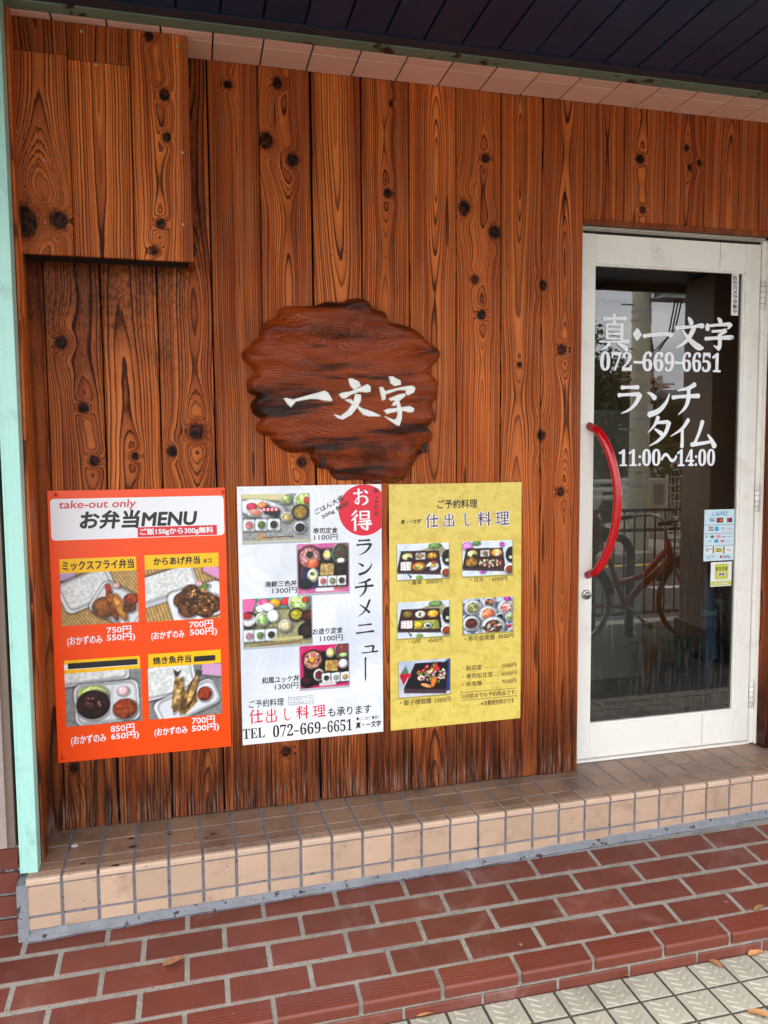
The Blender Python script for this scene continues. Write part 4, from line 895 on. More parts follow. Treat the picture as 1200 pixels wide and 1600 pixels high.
# ------------------------------------------------------------------ the street behind the camera, mirrored in the glass
def leafcloud(name, m, lumps, n, size, parent=None, seed=3):
    r_ = np.random.default_rng(seed); V_, F_ = [], []; tot = sum(l[3]*l[4]*l[5] for l in lumps); b = 0
    for (cx_, cy_, cz_, a, b_, c_) in lumps:
        k = int(n*a*b_*c_/tot)+1; u = r_.normal(size=(k, 3)); u /= np.linalg.norm(u, axis=1)[:, None]; u *= (r_.random(k)**.28)[:, None]
        p = np.array([cx_, cy_, cz_])+u*np.array([a, b_, c_])*(1+.12*np.sin(u[:, :1]*9+cx_))
        for q_ in p:
            d1 = r_.normal(size=3); d1 /= np.linalg.norm(d1); d2 = np.cross(d1, r_.normal(size=3)); d2 /= np.linalg.norm(d2); s_ = size*(.6+.8*r_.random())
            V_ += [tuple(q_-d1*s_), tuple(q_+d2*s_*.5), tuple(q_+d1*s_), tuple(q_-d2*s_*.5)]
    me = bpy.data.meshes.new(name); me.from_pydata(V_, [], [(4*i, 4*i+1, 4*i+2, 4*i+3) for i in range(len(V_)//4)]); return link(name, me, m, parent)
def foliage(name, c1): 
    g = G(name); n = g.noise(g.wvec(), 2.2, 4); g.color(g.mix(n.step(.35, .7), c1, tuple(q*1.9 for q in c1[:3]))); g.rough(.6); return g.mat
M_tree = foliage('evergreen leaves', (.035, .055, .018)); M_hedge = foliage('clipped hedge leaves', (.07, .085, .028)); M_bark = pmat('bark', srgb(86, 70, 56), .9)
def tree(px, py, dist, rad, h, label, seed, squash=1.2):
    c = mirrored(px, py, dist); t = thing('tree', label, 'tree', (c.x, c.y, -.42), 'trees across the street'); r_ = random.Random(seed)
    q = MB(); q.tube([(c.x, c.y, -.42), (c.x+.05, c.y, c.z*.5), (c.x, c.y, c.z+.3*h)], [.16, .12, .04], 9)
    for k in range(4): a = k*1.7+seed; q.tube([(c.x, c.y, c.z-.2*h), (c.x+math.cos(a)*rad*.7, c.y+math.sin(a)*rad*.7, c.z+.3*h)], [.06, .02], 6)
    q.obj('trunk', M_bark, t)
    lumps = [(c.x+r_.uniform(-.6, .6)*rad, c.y+r_.uniform(-.5, .5)*rad, c.z+r_.uniform(-.5, .5)*h, rad*r_.uniform(.4, .65), rad*r_.uniform(.4, .6), h*r_.uniform(.25, .42)) for _ in range(9)]
    leafcloud('crown', M_tree, lumps, 5200, .075*dist/20, t, seed)
tree(950, 650, 17, 1.25, 2.4, 'dark evergreen tree left of the concrete utility pole, mirrored in the door glass', 1)
tree(918, 640, 19, 1.6, 2.6, 'broad dark tree farthest left across the street, mirrored in the door glass', 2)
tree(1040, 668, 21, 1.1, 1.5, 'rounded dark tree right of the utility pole, mirrored in the door glass', 3)
tree(1085, 680, 26, 1.1, 1.2, 'small far tree beside the white house, mirrored in the door glass', 4)
tree(1150, 670, 24, 1.8, 2.2, 'tree farthest right across the street, behind the pillar in the door glass', 5)
# concrete utility pole with cabinet
pc = mirrored(999, 700, 11.0); up = thing('utility_pole', 'round concrete utility pole with grey cabinet and wire bands, mirrored in the door glass', 'utility pole', (pc.x, pc.y, -.3))
q = MB(); q.tube([(pc.x, pc.y, -.5), (pc.x, pc.y, 3), (pc.x, pc.y, 11)], [.165, .150, .125], 28); q.obj('pole_shaft', pmat('pale concrete pole', srgb(214, 206, 178), .85, .12, 2, 0, .002, 40), up)
for py in (441, 486, 500, 577, 604, 655, 738, 760):
    z = mirrored(999, py, 11).z; q = MB(); q.tube([(pc.x, pc.y, z-.02), (pc.x, pc.y, z+.02)], .16, 24, caps=False); q.obj('band', M_steel, up)
a, b = mirrored(1024, 428, 10.8), mirrored(1066, 467, 10.8); cab = box('cabinet', a.x, b.x, a.y-.05, a.y+.25, b.z, a.z+.1, pmat('pale green cabinet', srgb(160, 168, 156), .5), up, .01)
q = MB(); q.box(a.x-.05, b.x+.08, a.y-.08, a.y+.28, b.z-.05, b.z-.01); q.box(pc.x, a.x, a.y+.05, a.y+.15, b.z+.05, b.z+.1); q.obj('cabinet_bracket', M_steel, up)
q = MB()
for s_ in (0, .06, .12): q.tube([(a.x+.3+s_, a.y+.1, b.z), (a.x+.25+s_, a.y, b.z-.6+s_), (a.x, a.y, b.z-.95+s_), (pc.x+.1, pc.y+.1, b.z-.55)], .012, 6)
q.obj('cable', M_gap, up)
for k, py in enumerate((476, 545, 593, 671)):
    z = mirrored(983, py, 11).z; q = MB(); q.tube([(pc.x-.15, pc.y, z), (pc.x-.36, pc.y, z)], .014, 6); q.obj('step_bolt', M_steel, up)
for k in range(5):
    z = mirrored(1003, 634+k*4, 10.8).z
q = MB(); z0, z1 = mirrored(1003, 649, 10.8).z, mirrored(1003, 631, 10.8).z; q.box(pc.x+.03, pc.x+.12, pc.y+.13, pc.y+.17, z0, z1); q.obj('number_plate', M_white, up)
for k, (px, dist, ztop_, lab) in enumerate(((1030, 38, 5.6, 'thin far utility pole right of the cabinet, mirrored in the door glass'), (1066, 52, 6.0, 'thin utility pole near the middle of the mirrored sky'), (1090, 60, 5.0, 'thinnest far utility pole over the white house in the mirrored sky'))):
    p = mirrored(px, 650, dist); t = thing('utility_pole', lab, 'utility pole', (p.x, p.y, -.4)); q = MB(); q.tube([(p.x, p.y, -.42), (p.x, p.y, ztop_)], [.2, .15], 10); q.obj('pole_shaft', M_concrete, t)
    q = MB(); q.box(p.x-.9, p.x+.9, p.y-.06, p.y+.06, ztop_-.5, ztop_-.4); q.obj('crossarm', M_steel, t)
q = MB(); P0 = Vector((pc.x, pc.y, 5.2)); 
for k, (px, py, dist) in enumerate(((1030, 600, 38), (1066, 625, 52), (1090, 640, 60))):
    p = mirrored(px, py, dist); q.tube([P0.lerp(p, i/12)-Vector((0, 0, 1.6*math.sin(math.pi*i/12))) for i in range(13)], .02, 5); P0 = p
tag(q.obj('overhead_wire', M_gap), 'sagging overhead wires strung from the concrete pole across the mirrored sky', 'wire')
# houses
def house(px0, px1, py_top, dist, col, roofc, label):
    a, b = mirrored(px0, py_top, dist), mirrored(px1, py_top, dist); t = thing('house', label, 'house', ((a.x+b.x)/2, a.y, -.42)); m = pmat('house render', col, .8, .06, 1)
    box('wall', a.x, b.x, a.y-6, a.y, -.42, a.z, m, t, .02); q = MB(); q.add([(a.x-.4, a.y+.4, a.z), (b.x+.4, a.y+.4, a.z), (b.x+.4, a.y-6.4, a.z), (a.x-.4, a.y-6.4, a.z), (a.x-.4, a.y-3, a.z+1.5), (b.x+.4, a.y-3, a.z+1.5)], [(0, 1, 5, 4), (2, 3, 4, 5), (0, 4, 3), (1, 2, 5), (0, 3, 2, 1)]); q.obj('roof', pmat('roof tile', roofc, .7, .15, 2), t)
    n_ = max(2, int((b.x-a.x)/2.2))
    for k in range(n_):
        xm = a.x+(b.x-a.x)*(k+.5)/n_
        for zz in (1.2, 3.8):
            if zz+.6 < a.z: wn = box('window', xm-.55, xm+.55, a.y-.02, a.y+.03, zz-.55, zz+.55, M_alu, t, .01); box('pane', xm-.5, xm+.5, a.y+.031, a.y+.036, zz-.5, zz+.5, M_plantpot, wn, 0)
house(1097, 1135, 648, 34, srgb(222, 224, 224), srgb(110, 112, 116), 'white house mirrored at the right edge of the reflected sky')
house(1012, 1036, 606, 48, srgb(190, 150, 120), srgb(170, 110, 80), 'brown house with tiled roof above the mirrored trees')
house(860, 940, 640, 40, srgb(150, 150, 146), srgb(80, 84, 90), 'grey house behind the trees farthest left, mirrored in the glass')
# hedge, wire fence, stone post, white guard rail
h0 = mirrored(1026, 690, 15.5); q_l = []
for k in range(16): q_l.append((h0.x+k*.42, h0.y+random.uniform(-.1, .1), .75, .42, .45, .95))
hd_ = leafcloud('hedge', M_hedge, q_l, 15000, .05, None, 9); tag(hd_, 'clipped olive green hedge behind the wire fence, mirrored in the door glass', 'hedge')
wf = thing('wire_fence', 'grey wire mesh fence in front of the hedge, mirrored in the door glass', 'fence', (h0.x, -11.6, -.2)); f0, f1 = mirrored(1042, 760, 13.6), mirrored(1190, 760, 13.6); ztf, zbf = mirrored(1060, 745, 13.6).z, -.2
for k in range(6): x = f0.x+(f1.x-f0.x)*k/5; q = MB(); q.tube([(x, f0.y, zbf), (x, f0.y, ztf+.05)], .03, 8); q.obj('fence_post', M_concrete, wf)
q = MB(); n_ = int((f1.x-f0.x)/.09)
for k in range(n_): x = f0.x+(f1.x-f0.x)*k/n_; q.box(x-.008, x+.008, f0.y-.006, f0.y+.006, zbf+.1, ztf)
for k in range(7): z = zbf+.1+(ztf-zbf-.1)*k/6; q.box(f0.x, f1.x, f0.y+.0065, f0.y+.018, z-.01, z+.01)
q.obj('mesh_panel', M_concrete, wf)
a, b = mirrored(1017, 748, 12.2), mirrored(1042, 800, 12.2); sp2 = thing('stone_post', 'square grey stone gate post with engraved panel, mirrored right of the utility pole', 'post', (a.x, a.y, -.2)); box('shaft', a.x, b.x, a.y-.25, a.y, -.2, a.z, M_concrete, sp2, .02); box('panel', a.x+.07, b.x-.07, a.y+.001, a.y+.006, .45, a.z-.1, pmat('engraved panel', srgb(120, 112, 100), .7), sp2, 0)
gr = thing('guard_rail', 'white three bar guard rail across the street, mirrored behind the red handle', 'guard rail', (0, -8.7, -.2)); a = mirrored(960, 752, 11.5); x0g, x1g = mirrored(985, 760, 11.5).x-4.5, mirrored(981, 760, 11.5).x
for z in (a.z, a.z-.135, a.z-.27): q = MB(); q.tube([(x0g, a.y, z), (x1g, a.y, z)], .035, 10); q.obj('rail', M_white, gr)
for k in range(4): x = x0g+(x1g-x0g-.05)*k/3+.02; q = MB(); q.tube([(x, a.y-.05, -.2), (x, a.y-.05, a.z+.05)], .045, 10); q.obj('post', M_white, gr)
# dark pavement railing at the kerb
M_iron = pmat('dark brown painted iron', srgb(52, 44, 40), .5, .2, 12)
rl = thing('kerb_railing', 'dark brown iron pavement railing with upright bars, mirrored in the lower door glass', 'railing', (2.0, -3.12, LOWZ)); ry = -3.12; zt1, zt2 = mirrored(1000, 797, 5.89).z, mirrored(1000, 828, 5.89).z
xr0, xr1 = -1.2, 6.2
for z in (zt1, zt2, LOWZ+.12): q = MB(); q.tube([(xr0, ry, z), (xr1, ry, z)], .022 if z > .9 else .016, 10); q.obj('rail', M_iron, rl)
for k in range(5): x = xr0+(xr1-xr0)*k/4; q = MB(); q.tube([(x, ry, LOWZ-.004), (x, ry, zt1)], .028, 10); q.obj('post', M_iron, rl)
q = MB(); n_ = 74
for k in range(1, n_): x = xr0+(xr1-xr0)*k/n_; q.v and None; q.tube([(x, ry, LOWZ+.12), (x, ry, zt1)], .008, 6, caps=False)
tag(q.obj('bars', M_iron, rl), kind='stuff')
hp = thing('hoop_barrier', 'dark steel hoop barrier standing on the cream pavement, mirrored in the door glass', 'barrier', (2.3, -2.95, LOWZ)); c0, c1 = mirrored(925, 830, 5.6), mirrored(985, 830, 5.6)
arc = [(c0.x, c0.y, LOWZ), (c0.x, c0.y, c0.z-.2)]+[(c0.x+.12-.12*math.cos(t), c0.y, c0.z-.2+.14*math.sin(t)) for t in [i*math.pi/2/5 for i in range(1, 6)]]+[(c1.x-.12+.12*math.sin(t), c0.y, c0.z-.2+.14*math.cos(t)) for t in [i*math.pi/2/5 for i in range(0, 6)]]+[(c1.x, c0.y, LOWZ)]
q = MB(); q.tube(arc, .035, 12); q.obj('hoop', M_iron, hp)
# bicycle
bk = thing('bicycle', 'red city bicycle with black mudguards parked at the kerb, mirrored low in the door glass', 'bicycle', (3.0, -2.55, LOWZ)); fw = mirrored(1083, 940, 5.35); BYc = fw.y; wr = .33; fwx = fw.x; rwx = fwx-1.08; wz_ = LOWZ+wr+.012
M_bred = plain('red bicycle paint', srgb(176, 22, 26), .25); M_tyre = plain('black tyre rubber', srgb(22, 22, 22), .8)
def ring(r, tr, cx_, n_=40): q = MB(); q.tube([(cx_+r*math.cos(a), BYc, wz_+r*math.sin(a)) for a in [i*2*math.pi/n_ for i in range(n_+1)]], tr, 8, caps=False); return q
for cx_ in (fwx, rwx):
    wo = ring(wr-.03, .010, cx_).obj('wheel', M_steel, bk); ring(wr-.012, .019, cx_).obj('tyre', M_tyre, wo); q = MB()
    for k in range(18): a = k*math.pi/9; q.tube([(cx_, BYc+(.02 if k % 2 else -.02), wz_), (cx_+(wr-.035)*math.cos(a), BYc, wz_+(wr-.035)*math.sin(a))], .0014, 4, caps=False)
    q.tube([(cx_, BYc-.05, wz_), (cx_, BYc+.05, wz_)], .02, 10); q.obj('spokes', M_steel, wo)
    q = MB(); q.tube([(cx_+(wr+.022)*math.cos(a), BYc, wz_+(wr+.022)*math.sin(a)) for a in [.2+i*2.5/16 for i in range(17)]], .024, 8); q.obj('mudguard', M_tyre, bk)
hx_, hz_ = fwx-.22, wz_+.42; bbx, bbz = rwx+.46, wz_-.04; stx, stz = rwx+.30, wz_+.38
q = MB(); q.tube([(hx_, BYc, hz_-.10), (bbx+.1, BYc, bbz+.12), (bbx, BYc, bbz)], .028, 12); q.tube([(hx_-.01, BYc, hz_), (bbx+.16, BYc, bbz+.24), (stx+.06, BYc, bbz+.18)], .024, 12); q.tube([(bbx, BYc, bbz), (stx, BYc, stz)], .02, 10); q.tube([(hx_-.03, BYc, hz_+.06), (hx_+.02, BYc, hz_-.14)], .026, 12)
for s_ in (-.05, .05): q.tube([(bbx, BYc+s_*.6, bbz), (rwx, BYc+s_, wz_)], .011, 8); q.tube([(stx, BYc+s_*.3, stz-.03), (rwx, BYc+s_, wz_)], .011, 8); q.tube([(hx_+.02, BYc+s_, hz_-.12), (hx_+.08, BYc+s_, hz_-.2), (fwx, BYc+s_, wz_)], .013, 8)
q.obj('frame', M_bred, bk)
q = MB(); q.tube([(stx-.03, BYc, stz), (stx-.06, BYc, stz+.14)], .013, 8); q.obj('seat_post', M_steel, bk)
q = MB(); q.tube([(stx-.2, BYc, stz+.18), (stx-.14, BYc, stz+.185), (stx-.02, BYc, stz+.175), (stx+.08, BYc, stz+.17)], [.05, .085, .045, .016], 12); q.obj('saddle', M_tyre, bk)
q = MB(); q.tube([(hx_-.03, BYc, hz_+.05), (hx_-.06, BYc, hz_+.20)], .013, 8)
for s_ in (-1, 1): q.tube([(hx_-.06, BYc, hz_+.20), (hx_-.04, BYc+s_*.12, hz_+.25), (hx_-.12, BYc+s_*.26, hz_+.24), (hx_-.26, BYc+s_*.27, hz_+.22)], .012, 8)
q.obj('handlebar', M_steel, bk)
for s_ in (-1, 1): q = MB(); q.tube([(hx_-.18, BYc+s_*.27, hz_+.23), (hx_-.29, BYc+s_*.27, hz_+.217)], .018, 10); q.obj('grip', M_tyre, bk)
bsk = MB(); bx0_, bx1_, bz0_, bz1_ = hx_+.06, hx_+.36, hz_-.02, hz_+.22
for k in range(9):
    t = k/8; X_ = bx0_+(bx1_-bx0_)*t; bsk.tube([(X_, BYc-.17, bz1_), (X_, BYc-.13, bz0_), (X_, BYc+.13, bz0_), (X_, BYc+.17, bz1_)], .003, 5)
for k in range(5):
    z = bz0_+(bz1_-bz0_)*k/4; e_ = .13+.04*k/4; bsk.tube([(bx0_, BYc-e_, z), (bx1_, BYc-e_, z), (bx1_, BYc+e_, z), (bx0_, BYc+e_, z), (bx0_, BYc-e_, z)], .0035, 5)
bsk.obj('basket', M_tyre, bk)
q = MB(); q.cbox(rwx-.22, rwx+.18, BYc-.16, BYc+.16, wz_+.40, wz_+.72, .04); q.obj('rear_box', M_bred, bk)
for s_ in (-1,): q = MB(); q.tube([(bbx, BYc, bbz), (bbx, BYc+.09, bbz), (bbx+.12, BYc+.10, bbz-.12)], .012, 8); q.tube([(bbx+.12, BYc+.08, bbz-.12), (bbx+.12, BYc+.18, bbz-.12)], .022, 8); q.obj('pedal_crank', M_steel, bk)
q = MB(); q.tube([(rwx, BYc+.06, wz_), (rwx-.10, BYc+.16, LOWZ+.004), (rwx-.10, BYc-.16, LOWZ+.004), (rwx, BYc-.06, wz_)], .010, 6); q.obj('kickstand', M_steel, bk)
# walking person far across the street
pp_ = mirrored(951, 760, 18); PX, PYY, PZ = pp_.x, pp_.y, -.42
J_ = [((0,0,.92),.13), ((0,0,1.15),.125), ((0,0,1.38),.15), ((0,0,1.50),.055), ((0,.01,1.60),.085), ((0,.01,1.70),.075), ((.17,0,1.38),.055), ((.22,.05,1.12),.045), ((.2,.18,.92),.032), ((-.17,0,1.38),.055), ((-.22,-.05,1.12),.045), ((-.2,.0,.90),.032),
      ((.09,.02,.88),.095), ((.10,.14,.48),.06), ((.10,.18,.09),.042), ((.10,.30,.05),.035), ((-.09,-.02,.88),.095), ((-.10,-.08,.48),.06), ((-.10,-.32,.16),.042), ((-.10,-.24,.05),.035)]
EDG = [(0,1),(1,2),(2,3),(3,4),(4,5),(2,6),(6,7),(7,8),(2,9),(9,10),(10,11),(0,12),(12,13),(13,14),(14,15),(0,16),(16,17),(17,18),(18,19)]
me = bpy.data.meshes.new('person'); me.from_pydata([(PX+p[1], PYY+p[0], PZ+p[2]) for p, r in J_], EDG, []); bm_ = bmesh.new(); bm_.from_mesh(me); bm_.verts.layers.skin.verify(); bm_.to_mesh(me); bm_.free()
for i, (p, r) in enumerate(J_): me.skin_vertices[0].data[i].radius = (r, r); me.skin_vertices[0].data[i].use_root = i == 0
pr = link('person', me, pmat('dark grey coat and trousers', srgb(52, 52, 56), .8)); md = pr.modifiers.new('skin', 'SKIN'); ms = pr.modifiers.new('sub', 'SUBSURF'); ms.levels = ms.render_levels = 1
tag(pr, 'person in dark clothes walking beyond the white guard rail, mirrored in the glass', 'person')
hs = MB(); hs.tube([(PX+.01, PYY, PZ+1.68+.09*math.sin(t)) for t in (-.6, -.2, .3, .9, 1.4)], [.075, .098, .092, .06, .01], 12); hs.obj('hair', M_tyre, pr)
# canopy pillar on the right
pe = mirrored(1112, 700, 4.75); q = MB(); q.cbox(pe.x, pe.x+.62, pe.y-.35, pe.y, LOWZ, Zc-.001, .01); q.obj('pillar_shaft', pmat('dark brown pillar tile', srgb(118, 108, 96), .5, .15, 3), pil)
q = MB(); q.cbox(pe.x-.02, pe.x+.64, pe.y-.37, pe.y+.02, LOWZ, LOWZ+.25, .008); q.obj('pillar_base', pmat('dark stone base', srgb(50, 46, 44), .5), pil)
# ------------------------------------------------------------------ posters
PYF = -.010                                 # front face of the posters
class Paint:
    """a small raster painter; the picture ends up as colours on a fine grid of vertices (flat print)"""
    def __init__(s, w_=104, h_=78, seed=1):
        s.w, s.h = w_*2, h_*2; s.rs = np.random.default_rng(seed); s.px = np.ones((s.h, s.w, 3))*.8
        s.V, s.U = np.meshgrid((np.arange(s.h)+.5)/s.h*100, (np.arange(s.w)+.5)/s.w*100, indexing='ij'); s.a = h_/w_
    def noise(s, n=20):
        ny = max(2, int(n*s.a)); g = s.rs.random((ny+2, n+2)); u = s.U/100*n; v = s.V/100*ny; i, j = u.astype(int), v.astype(int); fu, fv = u-i, v-j
        return (g[j, i]*(1-fu)+g[j, i+1]*fu)*(1-fv)+(g[j+1, i]*(1-fu)+g[j+1, i+1]*fu)*fv
    def put(s, m, c, c2=None, n=24, k=1.0):
        c = np.array(c[:3])/255.; col = np.broadcast_to(c, s.px.shape)
        if c2 is not None:
            t = np.clip((s.noise(n)*.6+s.noise(n*2)*.4-.5)*3.2*k+.5, 0, 1)[..., None]; col = c*(1-t)+np.array(c2[:3])/255.*t
        s.px = np.where(m[..., None], col, s.px); return s
    def E(s, cx, cy, rx, ry, c, rot=0, c2=None, n=24, k=1.0):
        r = math.radians(rot); dx, dy = s.U-cx, (s.V-cy)*s.a; x = dx*math.cos(r)+dy*math.sin(r); y = -dx*math.sin(r)+dy*math.cos(r)
        q_ = (x/rx)**2+(y/(ry*s.a))**2
        if rx > 2.2: s.shade(((x-1.2)/(rx*1.10+.6))**2+((y-1.4)/(ry*s.a*1.10+.6))**2 < 1, .70)
        s.put(q_ < 1, c, c2, n, k); lit = 1.10-.42*np.clip(q_, 0, 1)**2-.10*(dx/rx+dy/(ry*s.a)); s.px = np.where((q_ < 1)[..., None], np.clip(s.px*(lit*(.86+.28*s.noise(46)))[..., None], 0, 1), s.px)
        if rx > 5: s.shade(((x+rx*.3)/(rx*.22))**2+((y+ry*s.a*.38)/(ry*s.a*.13))**2 < 1, 1.22)
        return s
    def shade(s, m, f): s.px = np.where(m[..., None], np.clip(s.px*f, 0, 1), s.px)
    def R(s, cx, cy, hx, hy, c, rot=0, rad=3, c2=None, n=24, k=1.0):
        r = math.radians(rot); dx, dy = s.U-cx, (s.V-cy)*s.a; x = abs(dx*math.cos(r)+dy*math.sin(r)); y = abs(-dx*math.sin(r)+dy*math.cos(r)); hy = hy*s.a
        d = np.hypot(np.maximum(x-hx+rad, 0), np.maximum(y-hy+rad, 0))
        if hx > 5 and hy > 4: s.shade(np.hypot(np.maximum(x-hx+rad, 0), np.maximum(y-hy+rad-1.5, 0)) < rad+1.6, .72)
        s.put((d < rad) & (x < hx) & (y < hy), c, c2, n, k); s.px = np.where(((d < rad) & (x < hx) & (y < hy) & ((d > rad-1.2) | (x > hx-1.2) | (y > hy-1.2)))[..., None], s.px*.86, s.px); return s
    def P(s, pts, c, c2=None, n=24, k=1.0):
        m = np.zeros(s.U.shape, bool); j = len(pts)-1
        for i in range(len(pts)):
            (xi, yi), (xj, yj) = pts[i], pts[j]
            if yi != yj: m ^= ((yi > s.V) != (yj > s.V)) & (s.U < (xj-xi)*(s.V-yi)/(yj-yi)+xi)
            j = i
        return s.put(m, c, c2, n, k)
    def weave(s, c1, c2, f=26, rot=0):
        r = math.radians(rot); x = s.U*math.cos(r)+s.V*s.a*math.sin(r); y = -s.U*math.sin(r)+s.V*s.a*math.cos(r)
        m = np.sin(x*f/16)*np.sin(y*f/16) > -.1; s.put(np.ones_like(m), c1); return s.put(m, c2, tuple(q*.8 for q in c2), 40)
    def slats(s, c1, c2, f=22, rot=0):
        r = math.radians(rot); y = -s.U*math.sin(r)+s.V*s.a*math.cos(r); t = (y*f/100) % 1; s.put(np.ones_like(s.U, bool), c1, tuple(q*.85 for q in c1), 30)
        return s.put(t < .42, c2, tuple(q*.85 for q in c2), 30)
    def bits(s, cx, cy, rx, ry, cols, n=30, sz=3, rot0=0):
        for i in range(n):
            a, d = s.rs.random()*6.28, s.rs.random()**.5; c = cols[i % len(cols)]; k = .8+.4*s.rs.random()
            s.E(cx+rx*d*math.cos(a), cy+ry*d*math.sin(a), sz*k, sz*k*.7, tuple(q*k for q in c), s.rs.random()*180)
        return s
    def obj(s, name, b, y, m, parent):
        img = s.px.reshape(s.h//2, 2, s.w//2, 2, 3).mean((1, 3)); img = np.clip(img+(s.rs.random(img.shape)-.5)*.03, 0, 1); lin = np.where(img <= .04045, img/12.92, ((img+.055)/1.055)**2.4)
        H, W_ = img.shape[:2]; x0, x1, z0, z1 = rect_of(*b, y)
        X_, Z_ = np.meshgrid(np.linspace(x0, x1, W_), np.linspace(z1, z0, H)); vs = np.stack([X_, np.full_like(X_, y), Z_], -1).reshape(-1, 3)
        idx = np.arange(H*W_).reshape(H, W_); fs = np.stack([idx[1:, :-1], idx[1:, 1:], idx[:-1, 1:], idx[:-1, :-1]], -1).reshape(-1, 4)
        me = bpy.data.meshes.new(name); me.from_pydata(vs.tolist(), [], fs.tolist()); at = me.color_attributes.new('print', 'FLOAT_COLOR', 'POINT')
        at.data.foreach_set('color', np.concatenate([lin.reshape(-1, 3), np.ones((H*W_, 1))], 1).astype(np.float32).ravel()); return link(name, me, m, parent)
def print_material():
    g = G('photo print'); n = g.nt.nodes.new('ShaderNodeVertexColor'); n.layer_name = 'print'; g.color(n.outputs[0]); g.rough(.32); return g.mat
M_photo = print_material()
def paper(name, builder, rough=.28):
    g = G(name); g.color(builder(g)); g.rough(rough); g.b.inputs['Coat Weight'].default_value = .08; g.b.inputs['Coat Roughness'].default_value = .12
    wx, wy, wz = g.xyz('World'); g.bump(g.noise(g.vec(wx*3.0, 0.0, wz*2.2), 1.0, 2), .006, .5); return g.mat
M_orange_p = paper('orange laminated poster', lambda g: g.mix(g.noise(g.wvec(), 5, 3)*.25, srgb(255, 78, 0), srgb(238, 64, 0)))
def white_b(g):
    wx, wy, wz = g.xyz('World'); v = g.vec(wx*3.6, 0.0, wz*3.0); d = g.voro(v, 1.0); ring = (d*16.0+g.noise(v, 2.5, 2)*1.2).frac().step(.5, .95)
    c = g.mix(g.noise(v, 1.2, 3).step(.35, .75), srgb(244, 246, 250), srgb(214, 222, 234)); return g.mix(ring*.22, c, srgb(200, 206, 216))
M_white_p = paper('white laminated poster with swirls', white_b)
def yellow_b(g):
    wx, wy, wz = g.xyz('World'); v = g.vec(wx*1.0, 0.0, wz*1.0); n = g.noise(v, 14, 6, .65, 1.4); f = g.noise(v, 34, 5, .7, 2.5)
    c = g.mix(n.step(.4, .75)*.75, srgb(232, 208, 104), srgb(204, 172, 64)); return g.mix((f.step(.56, .66))*.35, c, srgb(176, 150, 40))
M_yellow_p = paper('yellow marbled laminated poster', yellow_b)
M_wht = plain('white print', srgb(242, 242, 246), .35); M_blk = plain('soft black print', srgb(34, 32, 32), .4); M_ylw = plain('warm yellow print', srgb(255, 196, 0), .35)
M_rd = plain('poster red print', srgb(222, 40, 52), .35); M_crim = plain('crimson print', srgb(224, 16, 52), .35); M_tk = plain('soft red print', srgb(214, 62, 62), .35); M_pur = plain('purple print', srgb(86, 48, 84), .35); M_brn = plain('brown print', srgb(88, 66, 40), .4); M_pgrey = plain('printed soft shadow', srgb(170, 160, 70), .35); M_pgrey2 = plain('printed grey shadow', srgb(178, 184, 194), .35)
def poster(name, label, corners, m):
    (xl, zt_), (xr, zb_) = corners; t = thing(name, label, 'poster', ((xl+xr)/2, PYF, zb_)); q = MB(); n_ = 12
    q.box(xl, xr, PYF, PYF+.0012, zb_, zt_); q.obj('sheet', m, t); return t
def corner(px, py): p = on_y(px, py, PYF); return (p.x, p.z)
T = lambda s, b, m, par, k=1, bold=0, shear=0, rot=0: ptext(s, b, PYF-.0004*k, m, par, bold, shear, rot)
def quad(b, m, par, k=1, name='panel'):
    x0, x1, z0, z1 = rect_of(*b, PYF-.0004*k); q = MB(); y = PYF-.0004*k; q.add([(x0, y, z0), (x1, y, z0), (x1, y, z1), (x0, y, z1)], [(0, 1, 2, 3)]); return q.obj(name, m, par)
def rquad(b, r, m, par, k=1, name='panel'):
    y = PYF-.0004*k; x0, x1, z0, z1 = rect_of(*b, y)
    pp = [(cx_+r*math.cos(a), cz_+r*math.sin(a)) for cx_, cz_, a0 in ((x1-r, z1-r, 0), (x0+r, z1-r, 1), (x0+r, z0+r, 2), (x1-r, z0+r, 3)) for a in [(a0+j/5)*math.pi/2 for j in range(6)]]
    q = MB(); q.add([(a, y, c) for a, c in pp], [tuple(range(len(pp)))]); return q.obj(name, m, par)
def brushes(chars, m, par, k=1, fat=1.0, outline=None):
    for ch, b in chars:
        y = PYF-.0004*k; x0, x1, z0, z1 = rect_of(*b, y)
        if outline: q = MB(); brush(q, ch, x0, x1, z0, z1, y+.0003, fat*2.1); q.obj('lettering_outline', outline, par)
        q = MB(); brush(q, ch, x0, x1, z0, z1, y, fat); q.obj('lettering', m, par)
def pin(px, py, par, m):
    p = on_y(px, py, PYF); q = MB(); q.tube([(p.x, PYF, p.z), (p.x, PYF-.004, p.z), (p.x, PYF-.006, p.z)], [.0065, .0060, .003], 14); q.obj('pushpin', m, par)

# --- orange take-out poster
po = poster('menu_poster', 'orange take-out lunch box menu poster, leftmost of the three posters', (corner(73.5, 767), corner(361, 1166)), M_orange_p)
rquad((79, 777, 350, 840.5), .012, M_wht, po)
T('take-out only', (92.5, 781.5, 212.5, 797), M_tk, po, 2, .0006, .12); T('お弁当MENU', (125, 797, 307.5, 824), M_blk, po, 2, .0022, .14)
quad((215, 822, 339, 837.5), M_rd, po, 2); T('ご飯150gから300g無料', (219, 824.5, 333, 835.5), M_wht, po, 3, .0007)
quad((93, 871.5, 213, 894), M_ylw, po); T('ミックスフライ弁当', (97.5, 875, 209, 889.5), M_blk, po, 2, .0009)
T('750円', (167, 978.5, 205, 989), M_wht, po, 1, .0005); T('(おかずのみ', (105, 993.5, 160, 1009), M_wht, po, 1, .0005); T('550円)', (167, 990, 211, 1002.5), M_wht, po, 1, .0006)
